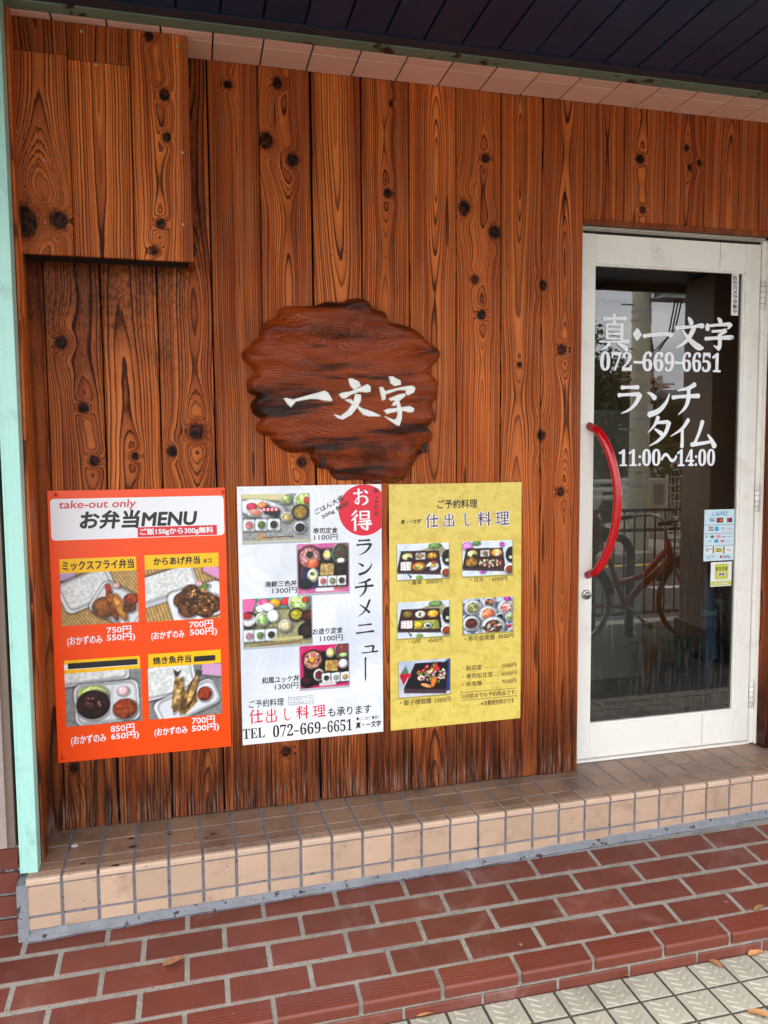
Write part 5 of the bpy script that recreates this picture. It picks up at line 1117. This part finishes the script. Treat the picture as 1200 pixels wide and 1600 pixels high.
quad((226, 865.5, 341.5, 888), M_ylw, po); T('からあげ弁当', (240, 870, 312, 882), M_blk, po, 2, .0009); T('8コ', (318.5, 873, 330.5, 879), M_blk, po, 2, .0005)
T('700円', (296, 969.5, 332.5, 980.5), M_wht, po, 1, .0005); T('(おかずのみ', (236.5, 985.5, 288, 1000), M_wht, po, 1, .0005); T('500円)', (297, 981.5, 339, 994), M_wht, po, 1, .0006)
quad((100.5, 1028.5, 219, 1049.5), M_ylw, po); quad((100, 1034.5, 215.5, 1043), M_wht, po, 2); quad((106, 1033, 215, 1042), M_ink, po, 3)
T('850円', (173, 1132, 210, 1143), M_wht, po, 1, .0005); T('(おかずのみ', (111, 1148, 166, 1163.5), M_wht, po, 1, .0005); T('650円)', (173.5, 1144, 217, 1156), M_wht, po, 1, .0006)
quad((231.5, 1018.5, 345, 1040), M_ylw, po); T('焼き魚弁当', (239, 1025, 298.5, 1036.5), M_blk, po, 2, .0008); quad((303, 1024.5, 336, 1033), M_ink, po, 3); T('冬', (334, 1024, 338, 1030), M_blk, po, 2)
T('700円', (300, 1119.5, 335.5, 1130.5), M_wht, po, 1, .0005); T('(おかずのみ', (241.5, 1136, 293, 1150), M_wht, po, 1, .0005); T('500円)', (300, 1131.5, 342, 1143.5), M_wht, po, 1, .0006)
M_pin = plain('orange red plastic pin', srgb(214, 52, 24), .25)
for a, b in ((88, 773), (98.5, 1183), (349, 769)): pin(a, b, po, M_pin)
RICE, RICE2, TRAY, BAM1, BAM2 = (240, 240, 238), (206, 210, 206), (236, 238, 244), (214, 178, 112), (166, 120, 66)
c = Paint(seed=1).slats(BAM1, BAM2, 26, 55); c.R(8, 6, 12, 9, (190, 160, 200)).R(34, 34, 36, 30, TRAY, -22, 9).R(34, 32, 31, 25, RICE, -22, 7, RICE2, 40)
c.R(74, 66, 34, 32, TRAY, 32, 10).R(74, 66, 30, 28, (222, 222, 224), 32, 8).E(56, 68, 16, 20, (140, 82, 34), 10, (96, 54, 22), 14).E(66, 64, 6, 32, (150, 82, 26), -14, (96, 42, 18), 12).E(76, 70, 6, 28, (196, 134, 52), -20, (150, 92, 30), 10).E(90, 56, 10, 12, (176, 66, 24), 0, (96, 30, 14), 30).E(88, 72, 9, 9, (110, 62, 36), 0, (50, 26, 16), 30).E(72, 28, 5, 5, (226, 170, 182)).E(61, 32, 4, 9, (170, 50, 26), -20)
c.obj('food_photo', (95, 893.5, 215.5, 975), PYF-.0008, M_photo, po)
c = Paint(seed=2).slats(BAM1, BAM2, 22, 74); c.R(92, 8, 14, 10, (224, 150, 200), 30).R(28, 34, 42, 26, TRAY, -16, 8).R(28, 28, 38, 22, RICE, -16, 7, RICE2, 40).R(26, 60, 40, 4, (200, 204, 212), -16, 2).R(70, 68, 38, 32, TRAY, -14, 10).E(66, 42, 20, 9, (150, 186, 100), -14, (90, 130, 60), 30)
for a, b in ((50, 62), (62, 50), (66, 74), (78, 62), (90, 72), (56, 80), (80, 82)): c.E(a, b, 13, 16, (116, 66, 26), a*7, (58, 28, 14), 22, 1.4)
c.bits(72, 66, 20, 24, [(206, 150, 84), (150, 90, 40), (70, 34, 16)], 60, 2.6).E(72, 32, 5, 5, (230, 170, 184)); c.obj('food_photo', (227, 887.5, 343, 968.5), PYF-.0008, M_photo, po)
c = Paint(seed=3).weave((70, 74, 76), (190, 192, 186), 34, 20); c.R(38, 6, 46, 16, TRAY, -4, 6).R(38, 5, 42, 11, RICE, -4, 5, RICE2, 40).R(54, 60, 42, 38, TRAY, -2, 10).R(54, 60, 38, 33, (220, 224, 226), -2, 9).E(36, 42, 20, 16, (170, 200, 92), 0, (226, 228, 170), 40).E(36, 62, 22, 27, (52, 22, 18), 0, (24, 10, 10), 16)
c.bits(37, 56, 12, 14, [(150, 90, 84), (90, 40, 34), (30, 12, 12)], 24, 2.4).R(60, 60, 1.6, 33, TRAY, 4, 1).E(77, 74, 16, 19, (168, 76, 36), 0, (104, 36, 18), 44).E(75, 40, 8, 9, (226, 186, 190)); c.obj('food_photo', (102, 1048.5, 221.5, 1131), PYF-.0008, M_photo, po)
c = Paint(seed=4).weave((64, 68, 70), (186, 188, 184), 34, 60); c.R(88, 12, 16, 12, (214, 160, 200), 10).R(26, 26, 38, 32, TRAY, -8, 8).R(26, 24, 33, 27, RICE, -8, 7, RICE2, 40).R(52, 72, 44, 26, TRAY, -22, 10).R(54, 72, 40, 21, (224, 226, 230), -22, 9)
c.P([(30, 80), (36, 20), (44, 26), (52, 60), (64, 18), (66, 72), (48, 96)], (188, 150, 84), (104, 70, 32), 22, 1.3).E(40, 56, 5, 34, (206, 172, 110), 14, (120, 86, 40), 20).E(54, 58, 6, 36, (170, 128, 64), 24, (84, 54, 24), 20).E(60, 48, 4, 30, (214, 186, 120), 20, (150, 108, 54), 20).P([(36, 20), (34, 6), (40, 12), (46, 8), (40, 22)], (50, 46, 44)).P([(64, 20), (66, 10), (74, 14), (72, 22)], (60, 56, 52)).E(76, 58, 10, 14, (160, 60, 34), 0, (96, 26, 20), 40)
c.obj('food_photo', (232, 1039.5, 346.5, 1120), PYF-.0008, M_photo, po)

# --- white lunch menu poster
pw = poster('menu_poster', 'white lunch menu poster with a red circle in its top corner, between two others', (corner(370, 760.5), corner(599, 1143)), M_white_p)
y_ = PYF-.0004; pw0, pw1 = corner(370, 760.5), corner(599, 1143); cc = on_y(568.5, 797, y_); rr = .5*(on_y(607, 797, y_).x-on_y(530, 797, y_).x)
pts_ = [(min(cc.x+rr*1.02*math.cos(a), pw1[0]-.0006), min(cc.z+rr*1.02*math.sin(a), pw0[1]-.0006)) for a in [i*2*math.pi/48 for i in range(48)]]
q = MB(); q.add([(a, y_, b) for a, b in pts_], [tuple(range(48))]); q.obj('panel', M_crim, pw)
brushes([('お', (550, 762.5, 577, 790)), ('得', (546.5, 797, 581, 829.5))], M_wht, pw, 2, 1.25)
T('ごはん大盛', (489, 784.5, 539, 793), M_blk, pw, 3, .0003, 0, 27); T('300g 無料', (500, 793, 548, 801), M_blk, pw, 3, .0003, 0, 27)
for ch, a in zip('真・一文字', (763, 774, 781, 789, 799)): T(ch, (584, a, 591, a+7) if ch not in '・一' else (586, a+2, 590, a+4), M_blk, pw, 3, .0002)
T('寿司定食', (489, 824.5, 527.5, 833.5), M_blk, pw, 1, .0005, .1); T('1100円', (491, 835, 527.5, 844), M_blk, pw, 1, .0003)
T('海鮮三色丼', (414, 907.5, 463.5, 916.5), M_blk, pw, 1, .0005, .1); T('1300円', (425.5, 918, 463.5, 927), M_blk, pw, 1, .0003)
T('お造り定食', (488.5, 981, 535.5, 990.5), M_blk, pw, 1, .0005, .1); T('1100円', (500, 992.5, 535.5, 1001.5), M_blk, pw, 1, .0003)
T('和風ユッケ丼', (409, 1056.5, 467.5, 1066.5), M_blk, pw, 1, .0005, .1); T('1300円', (429.5, 1067.5, 466, 1077), M_blk, pw, 1, .0003)
brushes([('ラ', (555, 841.5, 583.5, 868)), ('ン', (557, 876, 584, 899)), ('チ', (554, 904, 585.5, 933.5)), ('メ', (557, 936.5, 583, 964)), ('ニ', (555, 971, 585.5, 993)), ('ュ', (564, 1002, 591.5, 1022)), ('ー', (560, 1027, 582, 1064))], M_blk, pw, 1, 1.15)
T('ご予約料理', (389, 1092.5, 443.5, 1104.5), M_blk, pw, 1, .0003)
for b in ((450.5, 1088, 489.5, 1088.7), (450.5, 1099.5, 489.5, 1100.2), (450.5, 1088, 451.2, 1100), (489, 1088, 489.7, 1100)): quad(b, M_greyp, pw, 1, 'print')
T('3日前までの', (453, 1089.5, 487, 1093.5), M_greyp, pw); T('予約商品です', (453, 1095, 487, 1099), M_greyp, pw)
brushes([('仕', (388, 1108.5, 411, 1131)), ('出', (414.5, 1107, 434, 1129)), ('し', (440, 1106, 458, 1126)), ('料', (462, 1102, 482, 1123.5)), ('理', (488, 1100.5, 508.5, 1121))], M_crim, pw, 1, 1.15)
T('も承ります', (513, 1103.5, 580, 1117), M_blk, pw, 1, .0005)
T('𝐓𝐄𝐋', (379.5, 1138, 414, 1153.5), M_blk, pw); 
for s_, b in (('𝟎𝟕𝟐', (426.5, 1132, 458, 1151)), ('-', (460, 1141, 467, 1143)), ('𝟔𝟔𝟗', (469, 1128.5, 501, 1147)), ('-', (503, 1136.5, 510, 1138.5)), ('𝟔𝟔𝟓𝟏', (511.5, 1124.5, 550, 1143))): T(s_, b, M_blk, pw)
T('●心こめて ●真に', (557, 1118.5, 594, 1124.5), M_blk, pw); T('真・一文字', (556, 1127, 595, 1136.5), M_blk, pw, 1, .0007, .1)
PK = plain('clear tape', srgb(232, 236, 240), .2); quad((374, 763, 381, 769), PK, pw, 1, 'tape')
for b in ((379, 771.5, 483.5, 846), (465, 849, 545, 926), (380.5, 933.5, 487, 1008.5), (469, 1007.5, 545, 1073.5)): quad((b[0]-1.5, b[1]+1, b[2]+1.5, b[3]+3.5), M_pgrey2, pw, 1, 'printed_shadow')
def bowl(c, x, y, r, rim, fill, f2=None, k=.8): c.E(x, y, r, r*1.3, rim); c.E(x, y, r*k, r*1.3*k, fill, 0, f2, 30); return c
c = Paint(96, 68, seed=5).weave((92, 104, 112), (214, 216, 208), 40, 40); c.R(30, 4, 34, 9, (222, 216, 160), 3, 2).E(30, 32, 36, 20, (238, 242, 250), 10).E(14, 26, 8, 8, (206, 44, 92)).E(30, 24, 8, 7, (236, 150, 84), 0, (200, 90, 50)).E(20, 38, 9, 7, (236, 176, 160), 20, (220, 130, 110)).R(44, 38, 12, 9, (30, 34, 40), 20, 4)
for i in range(4): c.E(32+i*6, 33, 3.4, 4.6, (230, 60, 90)).E(32+i*6, 33, 1.6, 2.4, (250, 240, 240))
bowl(c, 65, 12, 9, (244, 246, 248), (214, 222, 150), (120, 160, 60)); bowl(c, 92, 16, 16, (240, 244, 246), (150, 190, 80), (222, 234, 170)).E(96, 16, 5, 8, (190, 50, 40)); bowl(c, 86, 40, 13, (34, 26, 28), (172, 150, 60), (140, 110, 40)); bowl(c, 66, 50, 9, (240, 244, 250), (220, 200, 150), (180, 150, 90)); bowl(c, 85, 72, 10, (236, 240, 246), (28, 16, 16), None, .72)
for i, cl in enumerate(((232, 130, 130), (96, 130, 60), (70, 50, 44))): c.R(10+i*18, 64, 9.4, 12, (240, 246, 250), 2, 3).E(10+i*18, 64, 5.5, 8, cl, 0, tuple(q*.7 for q in cl), 30)
c.R(50, 90, 26, 1.4, (150, 88, 40), -1, .6).R(26, 88, 4, 8, (196, 156, 96)); c.R(50, 99, 50, 3, (222, 214, 160)); c.obj('food_photo', (379, 771.5, 483.5, 846), PYF-.0008, M_photo, pw)
c = Paint(80, 78, seed=6).put(np.ones((156, 160), bool), (232, 132, 180), (206, 100, 160), 8); c.R(50, 50, 48, 38, (22, 20, 34), 0, 4).R(26, 68, 20, 20, (40, 50, 90), 0, 3).E(24, 28, 23, 24, (120, 34, 40)).E(24, 28, 20, 21, (220, 190, 190), 0, (170, 90, 90), 30).E(30, 40, 12, 10, (210, 80, 50), 0, (236, 140, 90), 30).E(24, 22, 7, 7, (40, 60, 34), 0, (20, 30, 20), 30)
bowl(c, 58, 24, 8, (236, 238, 240), (236, 206, 60), (250, 236, 150)); bowl(c, 84, 22, 17, (236, 240, 240), (44, 84, 44), (90, 40, 44), .92).E(84, 36, 8, 5, (236, 240, 230)); c.R(57, 54, 13, 13, (224, 206, 140), 4, 2, (170, 130, 70), 30).E(82, 54, 12, 12, (16, 12, 16)).E(82, 54, 9, 9, (36, 20, 20)); bowl(c, 30, 64, 11, (238, 240, 230), (236, 232, 190), None).E(28, 60, 4, 3, (60, 110, 50))
for i, cl in enumerate(((224, 110, 100), (150, 150, 110), (60, 56, 40))): c.R(49+i*18, 76, 9, 10, (240, 244, 248), 0, 2).E(49+i*18, 76, 5.5, 6, cl, 0, tuple(q*.7 for q in cl), 30)
c.E(16, 80, 11, 11, (16, 34, 30)).R(52, 93, 18, 4, (246, 246, 240)).R(80, 92, 10, 1.6, (206, 120, 70)).R(8, 56, 1.2, 12, (140, 60, 30), 8); c.obj('food_photo', (465, 849, 545, 926), PYF-.0008, M_photo, pw)
c = Paint(96, 68, seed=7).weave((100, 100, 70), (214, 206, 150), 40, 50); c.R(30, 8, 70, 14, (70, 150, 150), 0, 2, (110, 190, 180), 10).R(6, 16, 10, 18, (236, 110, 170), 20).E(30, 12, 10, 10, (220, 60, 110), 0, (250, 160, 190), 20).E(46, 12, 8, 9, (240, 170, 40)).E(62, 10, 8, 8, (224, 50, 70)).E(26, 22, 8, 8, (244, 244, 246)).E(36, 20, 9, 9, (240, 244, 250)); bowl(c, 82, 12, 17, (226, 236, 236), (146, 192, 70), (230, 236, 200)).E(90, 8, 5, 6, (200, 60, 40))
bowl(c, 8, 44, 13, (24, 16, 22), (236, 232, 236), None); c.E(6, 36, 7, 7, (180, 30, 40)); bowl(c, 28, 44, 11, (242, 244, 246), (226, 232, 190), (120, 180, 80)); c.E(43, 38, 9, 13, (238, 240, 246)); bowl(c, 77, 38, 11, (26, 22, 26), (190, 180, 50), (150, 130, 40)); bowl(c, 95, 42, 10, (24, 16, 18), (130, 60, 30), (60, 30, 20)); bowl(c, 61, 60, 10, (240, 246, 248), (226, 214, 180), (200, 180, 130)); bowl(c, 92, 72, 13, (20, 18, 20), (44, 34, 34), None, .7)
for i, cl in enumerate(((240, 170, 180), (110, 140, 70), (80, 50, 40))): c.R(8+i*16, 76, 8.6, 12, (236, 246, 250), 0, 2).E(8+i*16, 76, 5, 7, cl, 0, tuple(q*.7 for q in cl), 30)
c.R(64, 86, 22, 3, (236, 226, 150), -2, 1).R(52, 95, 30, 1.6, (160, 110, 60), -2, .6); c.obj('food_photo', (380.5, 933.5, 487, 1008.5), PYF-.0008, M_photo, pw)
c = Paint(80, 72, seed=8).put(np.ones((144, 160), bool), (226, 40, 120), (206, 24, 100), 8); c.R(54, 54, 46, 38, (22, 16, 22), -2, 4).E(26, 34, 21, 24, (70, 26, 26)).E(26, 34, 18, 21, (196, 90, 70), 0, (236, 190, 170), 26).bits(26, 34, 15, 17, [(230, 120, 100), (120, 50, 40), (240, 210, 200)], 40, 2.4).E(25, 34, 6, 6.4, (248, 160, 20))
bowl(c, 62, 20, 9, (232, 236, 236), (240, 220, 60), (250, 240, 190)); bowl(c, 88, 16, 17, (230, 236, 236), (60, 60, 50), (150, 50, 60), .92).E(88, 27, 9, 5, (180, 210, 140)); c.R(64, 50, 13, 13, (224, 196, 110), 3, 2, (160, 110, 50), 26).E(88, 48, 11, 12, (236, 160, 190)).E(88, 47, 9, 10, (240, 240, 250)).E(14, 84, 14, 14, (20, 12, 14)).E(14, 82, 9, 8, (60, 20, 24)); bowl(c, 38, 70, 11, (238, 240, 244), (130, 40, 40), (60, 20, 30), .7)
for i, cl in enumerate(((60, 50, 50), (200, 200, 190), (210, 180, 100))): c.R(53+i*19, 78, 9, 11, (240, 244, 250), -2, 2).E(53+i*19, 78, 5.4, 6, cl, 0, tuple(q*.7 for q in cl), 30)
c.R(56, 92, 17, 4, (244, 240, 238), -2, 1); c.obj('food_photo', (469, 1007.5, 545, 1073.5), PYF-.0008, M_photo, pw)

# --- yellow catering poster
py_ = poster('menu_poster', 'yellow marbled catering menu poster, nearest to the glass door', (corner(607.5, 757), corner(813, 1122)), M_yellow_p)
T('ご予約料理', (683.5, 780.5, 745.5, 794), M_blk, py_, 1, .0006); T('真・一文字', (626.5, 811.5, 657.5, 818.5), M_blk, py_, 1, .0004, .15)
brushes([('仕', (663.5, 803, 685.5, 825)), ('出', (692, 802, 711.5, 823)), ('し', (722, 801, 739, 822)), ('料', (745, 799, 767, 822)), ('理', (773, 798, 795.5, 821))], M_pur, py_, 2, 1.15, M_wht)
PB = [(620.5, 849, 701.5, 904.5), (722.7, 845, 800.5, 899), (621, 939.5, 702, 995.5), (723.3, 934, 801, 988.5), (623, 1031, 703, 1087)]
for b in PB: quad((b[0]-1.2, b[1]+.5, b[2]+1.6, b[3]+2.4), M_pgrey, py_, 1, 'printed_shadow')
for s_, b in (('・蓮華', (638, 906.5, 659, 913.5)), ('3000円', (666, 905, 691, 912)), ('・百合', (735, 902, 756, 909)), ('4300円', (768, 901, 792, 908)), ('・山吹', (638, 998, 658, 1005)), ('4500円', (669, 996.5, 691, 1004)), ('・寿司会席膳', (726, 992.5, 773, 1001)), ('8500円', (779, 990, 802.5, 997.5)), ('・御子様御膳', (625, 1092, 674, 1101)), ('1500円', (680, 1089.5, 704, 1097.5)),
              ('・松花堂', (723, 1039.5, 752.5, 1047)), ('5500円', (784, 1036, 806.5, 1043)), ('・寿司松花堂', (723, 1051.5, 769.5, 1059.5)), ('6500円', (784, 1048.5, 806.5, 1055.5)), ('・会席膳', (723, 1064.5, 752.5, 1072)), ('7500円', (784, 1061, 806.5, 1068)), ('3日前までの予約商品です', (723, 1081, 804.5, 1088.5)), ('※消費税別表示です', (751.5, 1093, 803.5, 1100.5))): T(s_, b, M_brn, py_, 1, .0002)
for x0, x1, yy in ((753.5, 781.5, 1043.3), (770.5, 781.5, 1055.3), (753.5, 781.5, 1068.2)):
    n_ = int((x1-x0)/2)
    for i in range(n_): quad((x0+i*2, yy-i*.16, x0+i*2+.9, yy-i*.16+.7), M_brn, py_, 1, 'leader_dot')
for b in ((720.5, 1078.5, 806.8, 1079.2), (720.5, 1090.5, 806.8, 1091.2), (720.5, 1078.5, 721.1, 1091.2), (806.2, 1078.5, 806.8, 1091.2)): quad(b, M_brn, py_, 1, 'print')
def bento(seed, kind):
    c = Paint(84, 60, seed=seed); c.put(np.ones(c.U.shape, bool), (232, 240, 248), (210, 222, 236), 6)
    if kind != 1: c.P([(46, 20), (82, 0), (100, 34), (94, 46)], (176, 170, 130), (140, 134, 100), 30).E(72, 8, 12, 7, (70, 130, 60), 0, (120, 170, 90), 30)
    else: c.E(10, 14, 10, 12, (190, 80, 190), 0, (230, 150, 220), 30).E(28, 6, 8, 7, (90, 140, 70)).E(78, 12, 5, 7, (200, 70, 190)).E(40, 84, 7, 9, (200, 70, 200), 0, (236, 160, 230), 20)
    c.P([(8, 20), (80, 22), (86, 82), (0, 74)], (34, 22, 28)); c.P([(0, 74), (86, 82), (86, 90), (1, 82)], (64, 44, 52)); c.P([(11, 24), (77, 26), (82, 78), (5, 70)], (88, 20, 24))
    for x in (32, 56): c.P([(x-1, 24), (x+1, 24), (x+2, 76), (x, 76)], (24, 16, 20))
    c.P([(8, 46), (80, 50), (80, 53), (8, 49)], (24, 16, 20))
    if kind == 2: c.E(20, 34, 9, 9, (140, 110, 40), 0, (90, 120, 50), 30).E(44, 36, 10, 10, (232, 240, 240)).bits(44, 36, 5, 5, [(60, 90, 50), (230, 180, 60)], 10, 2).E(68, 36, 11, 10, (236, 150, 30), 0, (240, 200, 80), 20).R(18, 62, 11, 11, (246, 246, 244), 2, 2).P([(32, 52), (78, 54), (80, 78), (32, 76)], (206, 190, 90), (120, 150, 60), 26, 1.3).E(58, 68, 8, 8, (230, 236, 230)).E(58, 68, 4, 4, (70, 60, 40)).E(40, 64, 8, 9, (240, 200, 50))
    else:
        c.E(20, 36, 10, 10, (176, 196, 110), 0, (236, 236, 180), 26).E(23, 41, 4, 4, (40, 40, 30)); c.R(45, 36, 9, 9, (238, 240, 240), 0, 1).bits(45, 36, 6, 6, [(90, 120, 50), (190, 90, 60), (240, 180, 90)], 16, 2.4)
        if kind == 0: c.E(67, 36, 10, 9, (150, 90, 30), 0, (226, 180, 60), 26).R(17, 62, 10, 12, (248, 248, 246), 2, 2).E(42, 65, 13, 12, (236, 140, 24)).E(42, 65, 9, 8, (240, 200, 120), 0, (110, 150, 60), 26).E(68, 65, 12, 13, (240, 244, 244)).E(68, 62, 5, 5, (240, 200, 30)).E(60, 70, 4, 5, (24, 30, 60)).E(70, 54, 5, 4, (170, 60, 50))
        else: c.E(68, 35, 11, 11, (236, 150, 40), 0, (240, 220, 170), 24).E(18, 60, 12, 13, (110, 60, 24), 0, (190, 150, 50), 24); c.P([(32, 52), (78, 56), (80, 78), (32, 72)], (110, 30, 34)); c.bits(55, 64, 22, 9, [(230, 110, 90), (240, 240, 230), (50, 60, 40), (246, 190, 170), (240, 230, 150)], 60, 3)
    for i in range(9):
        if kind in (0, 2): c.E(11+(i % 3)*6.5, 55+(i//3)*6.5, 1.2, 1.4, (190, 50, 60))
    c.E(97, 42, 11, 22, (20, 16, 20)).E(96, 50, 4, 5, (200, 210, 170)).E(94, 82, 11, 16, (238, 240, 244)).E(94, 84, 8, 11, (140, 56, 28)); c.P([(20, 84), (28, 90), (26, 98), (24, 92)], (20, 24, 20)).E(42, 94, 6, 5, (110, 170, 60)) if kind != 1 else None
    return c
bento(11, 0).obj('food_photo', PB[0], PYF-.0008, M_photo, py_); bento(12, 1).obj('food_photo', PB[1], PYF-.0008, M_photo, py_); bento(13, 2).obj('food_photo', PB[2], PYF-.0008, M_photo, py_)
c = Paint(84, 60, seed=14); c.put(np.ones(c.U.shape, bool), (84, 96, 130), (210, 216, 228), 18, 1.4)
for a, b, r_, f1, f2 in ((20, 26, 17, (96, 110, 60), (210, 200, 150)), (52, 14, 13, (60, 44, 40), (210, 130, 100)), (86, 30, 17, (200, 90, 90), (230, 240, 220)), (50, 46, 18, (226, 90, 60), (240, 200, 150)), (17, 70, 17, (130, 60, 40), (60, 30, 30)), (74, 56, 9, (20, 16, 24), (30, 20, 30)), (94, 58, 10, (210, 220, 170), (120, 150, 70)), (60, 84, 24, (200, 110, 80), (60, 60, 50))): c.E(a, b, r_, r_*1.25, (226, 232, 238)); c.E(a, b, r_*.7, r_*.85, f1, 0, f2, 26, 1.4)
c.bits(60, 84, 22, 9, [(236, 140, 120), (240, 240, 230), (40, 50, 40)], 30, 3).P([(88, 80), (100, 80), (94, 92)], (190, 20, 40)).E(88, 6, 6, 7, (180, 60, 190)); c.obj('food_photo', PB[3], PYF-.0008, M_photo, py_)
c = Paint(84, 60, seed=15); c.put(np.ones(c.U.shape, bool), (206, 212, 226), (180, 190, 210), 6); c.P([(2, 40), (14, 14), (20, 40), (10, 66)], (190, 20, 40)).P([(6, 36), (14, 12), (20, 36)], (60, 130, 90)).P([(90, 8), (100, 0), (100, 90), (90, 92)], (40, 60, 130)); c.P([(32, 8), (96, 10), (92, 88), (10, 76)], (22, 16, 24)).P([(10, 76), (92, 86), (92, 98), (11, 88)], (70, 50, 60))
c.bits(62, 42, 28, 26, [(236, 130, 40), (240, 200, 120), (220, 60, 50), (240, 240, 240), (110, 150, 70), (246, 180, 150)], 70, 3.6).P([(66, 34), (72, 8), (80, 30)], (220, 40, 50)).E(54, 72, 12, 5, (240, 150, 90), 20).E(68, 62, 5, 16, (232, 120, 40), 14).E(44, 50, 7, 7, (240, 236, 236)).E(44, 50, 3, 3, (210, 60, 60)).P([(14, 30), (26, 40), (20, 50)], (200, 30, 50)); c.obj('food_photo', PB[4], PYF-.0008, M_photo, py_)

# ------------------------------------------------------------------ dry leaves on the ground
leaf_m = pmat('dry leaf', srgb(178, 128, 82), .75, .35, 40, .35, .0008, 200, srgb(120, 70, 30), 90, .62)
def leaf(px, py, z, ln, wd, rz, curl, label, seed):
    r_ = random.Random(seed); p = on_z(px, py, z); q = MB(); N_ = 11; vs = []; fs = []
    for i in range(N_):
        t = i/(N_-1); w_ = wd*.5*(math.sin(math.pi*t**.8)**.8)*(1+.12*math.sin(i*2.7))+.0004; x = (t-.5)*ln; bend = curl*ln*(math.cos((t-.5)*3)-.4)*.5
        for k, sgn_ in enumerate((-1, -.5, 0, .5, 1)): vs.append((x, 1.25*w_*sgn_*(1-.35*abs(curl)), .003+bend+abs(sgn_)**1.5*w_*(.2+curl)+r_.uniform(-.0006, .0006)))
    fs = [(i*5+k, i*5+k+1, i*5+k+6, i*5+k+5) for i in range(N_-1) for k in range(4)]; q.add(vs, fs, 0, True)
    q.tube([(ln*.48, 0, .003), (ln*.5+ln*.12, .001, .006)], .0006, 5)
    o = q.obj('fallen_leaf', leaf_m, None, (p.x, p.y, z+.001), (r_.uniform(-.1, .1), r_.uniform(-.15, .15), math.radians(rz))); tag(o, label, 'leaf', 'dry leaves fallen on the tiles'); return o
def gzp(px, py):
    z = 0
    for _ in range(6): p = on_z(px, py, z); z = gz(p.x, p.y)+.004
    return z
leaf(271, 1503, gzp(271, 1503), .062, .022, 12, .02, 'flat tan leaf with toothed edge on the red pavement tiles below the orange poster', 1)
leaf(666, 1586, LOWZ, .058, .026, 8, .28, 'curled pale orange leaf lying on the kerb edge at the bottom of the picture', 2)
leaf(975, 1526, LOWZ+.002, .036, .024, -20, .22, 'small crumpled brown leaf against the grooved red edge tiles', 3)
leaf(1118, 1508, LOWZ, .050, .020, -65, .15, 'narrow brown leaf pointing towards the viewer on the cream paving', 4)
leaf(1182, 1491, LOWZ, .064, .022, 8, .12, 'broad orange brown leaf at the right picture edge touching the red edge tiles', 5)
leaf(1188, 1588, LOWZ, .066, .024, -42, .16, 'large tan leaf lying slanted in the bottom right corner of the cream paving', 6)
leaf(1186, 1420, gzp(1186, 1420), .045, .013, 10, .10, 'thin curled straw coloured leaf on the red tiles at the right picture edge', 7)
# dark droppings and scraps on the step
q = MB()
for a, b, s_ in ((130,1349,5),(99,1305,4),(83,1313,3),(205,1310,6),(207,1323,8),(181,1352,8),(265,1303,5),(306,1308,3),(333,1303,6),(322,1309,4),(288,1321,3),(248,1277,6),(416,1259,3),(242,1320,2),(145,1305,3),(150,1340,2)):
    p = on_z(a, b, Zs+.0015); r_ = s_*.0011; q.add([(p.x+r_*1.5*math.cos(k)*(1+.3*math.sin(k*3+a)), p.y+r_*.8*math.sin(k)*(1+.3*math.cos(k*2+b)), Zs+.0016) for k in [i*2*math.pi/9 for i in range(9)]], [tuple(range(9))])
tag(q.obj('dirt_spot', pmat('dried dirt', srgb(60, 40, 28), .8), step), kind='stuff')
q = MB(); p = on_z(117, 1322, Zs+.002); q.tube([(p.x+.009*math.cos(k), p.y+.006*math.sin(k), Zs+.003) for k in [i*2*math.pi/16 for i in range(17)]], .0012, 6, caps=False)
tag(q.obj('ring_scrap', M_wht), 'tiny white ring shaped scrap on the left end of the beige step', 'scrap')
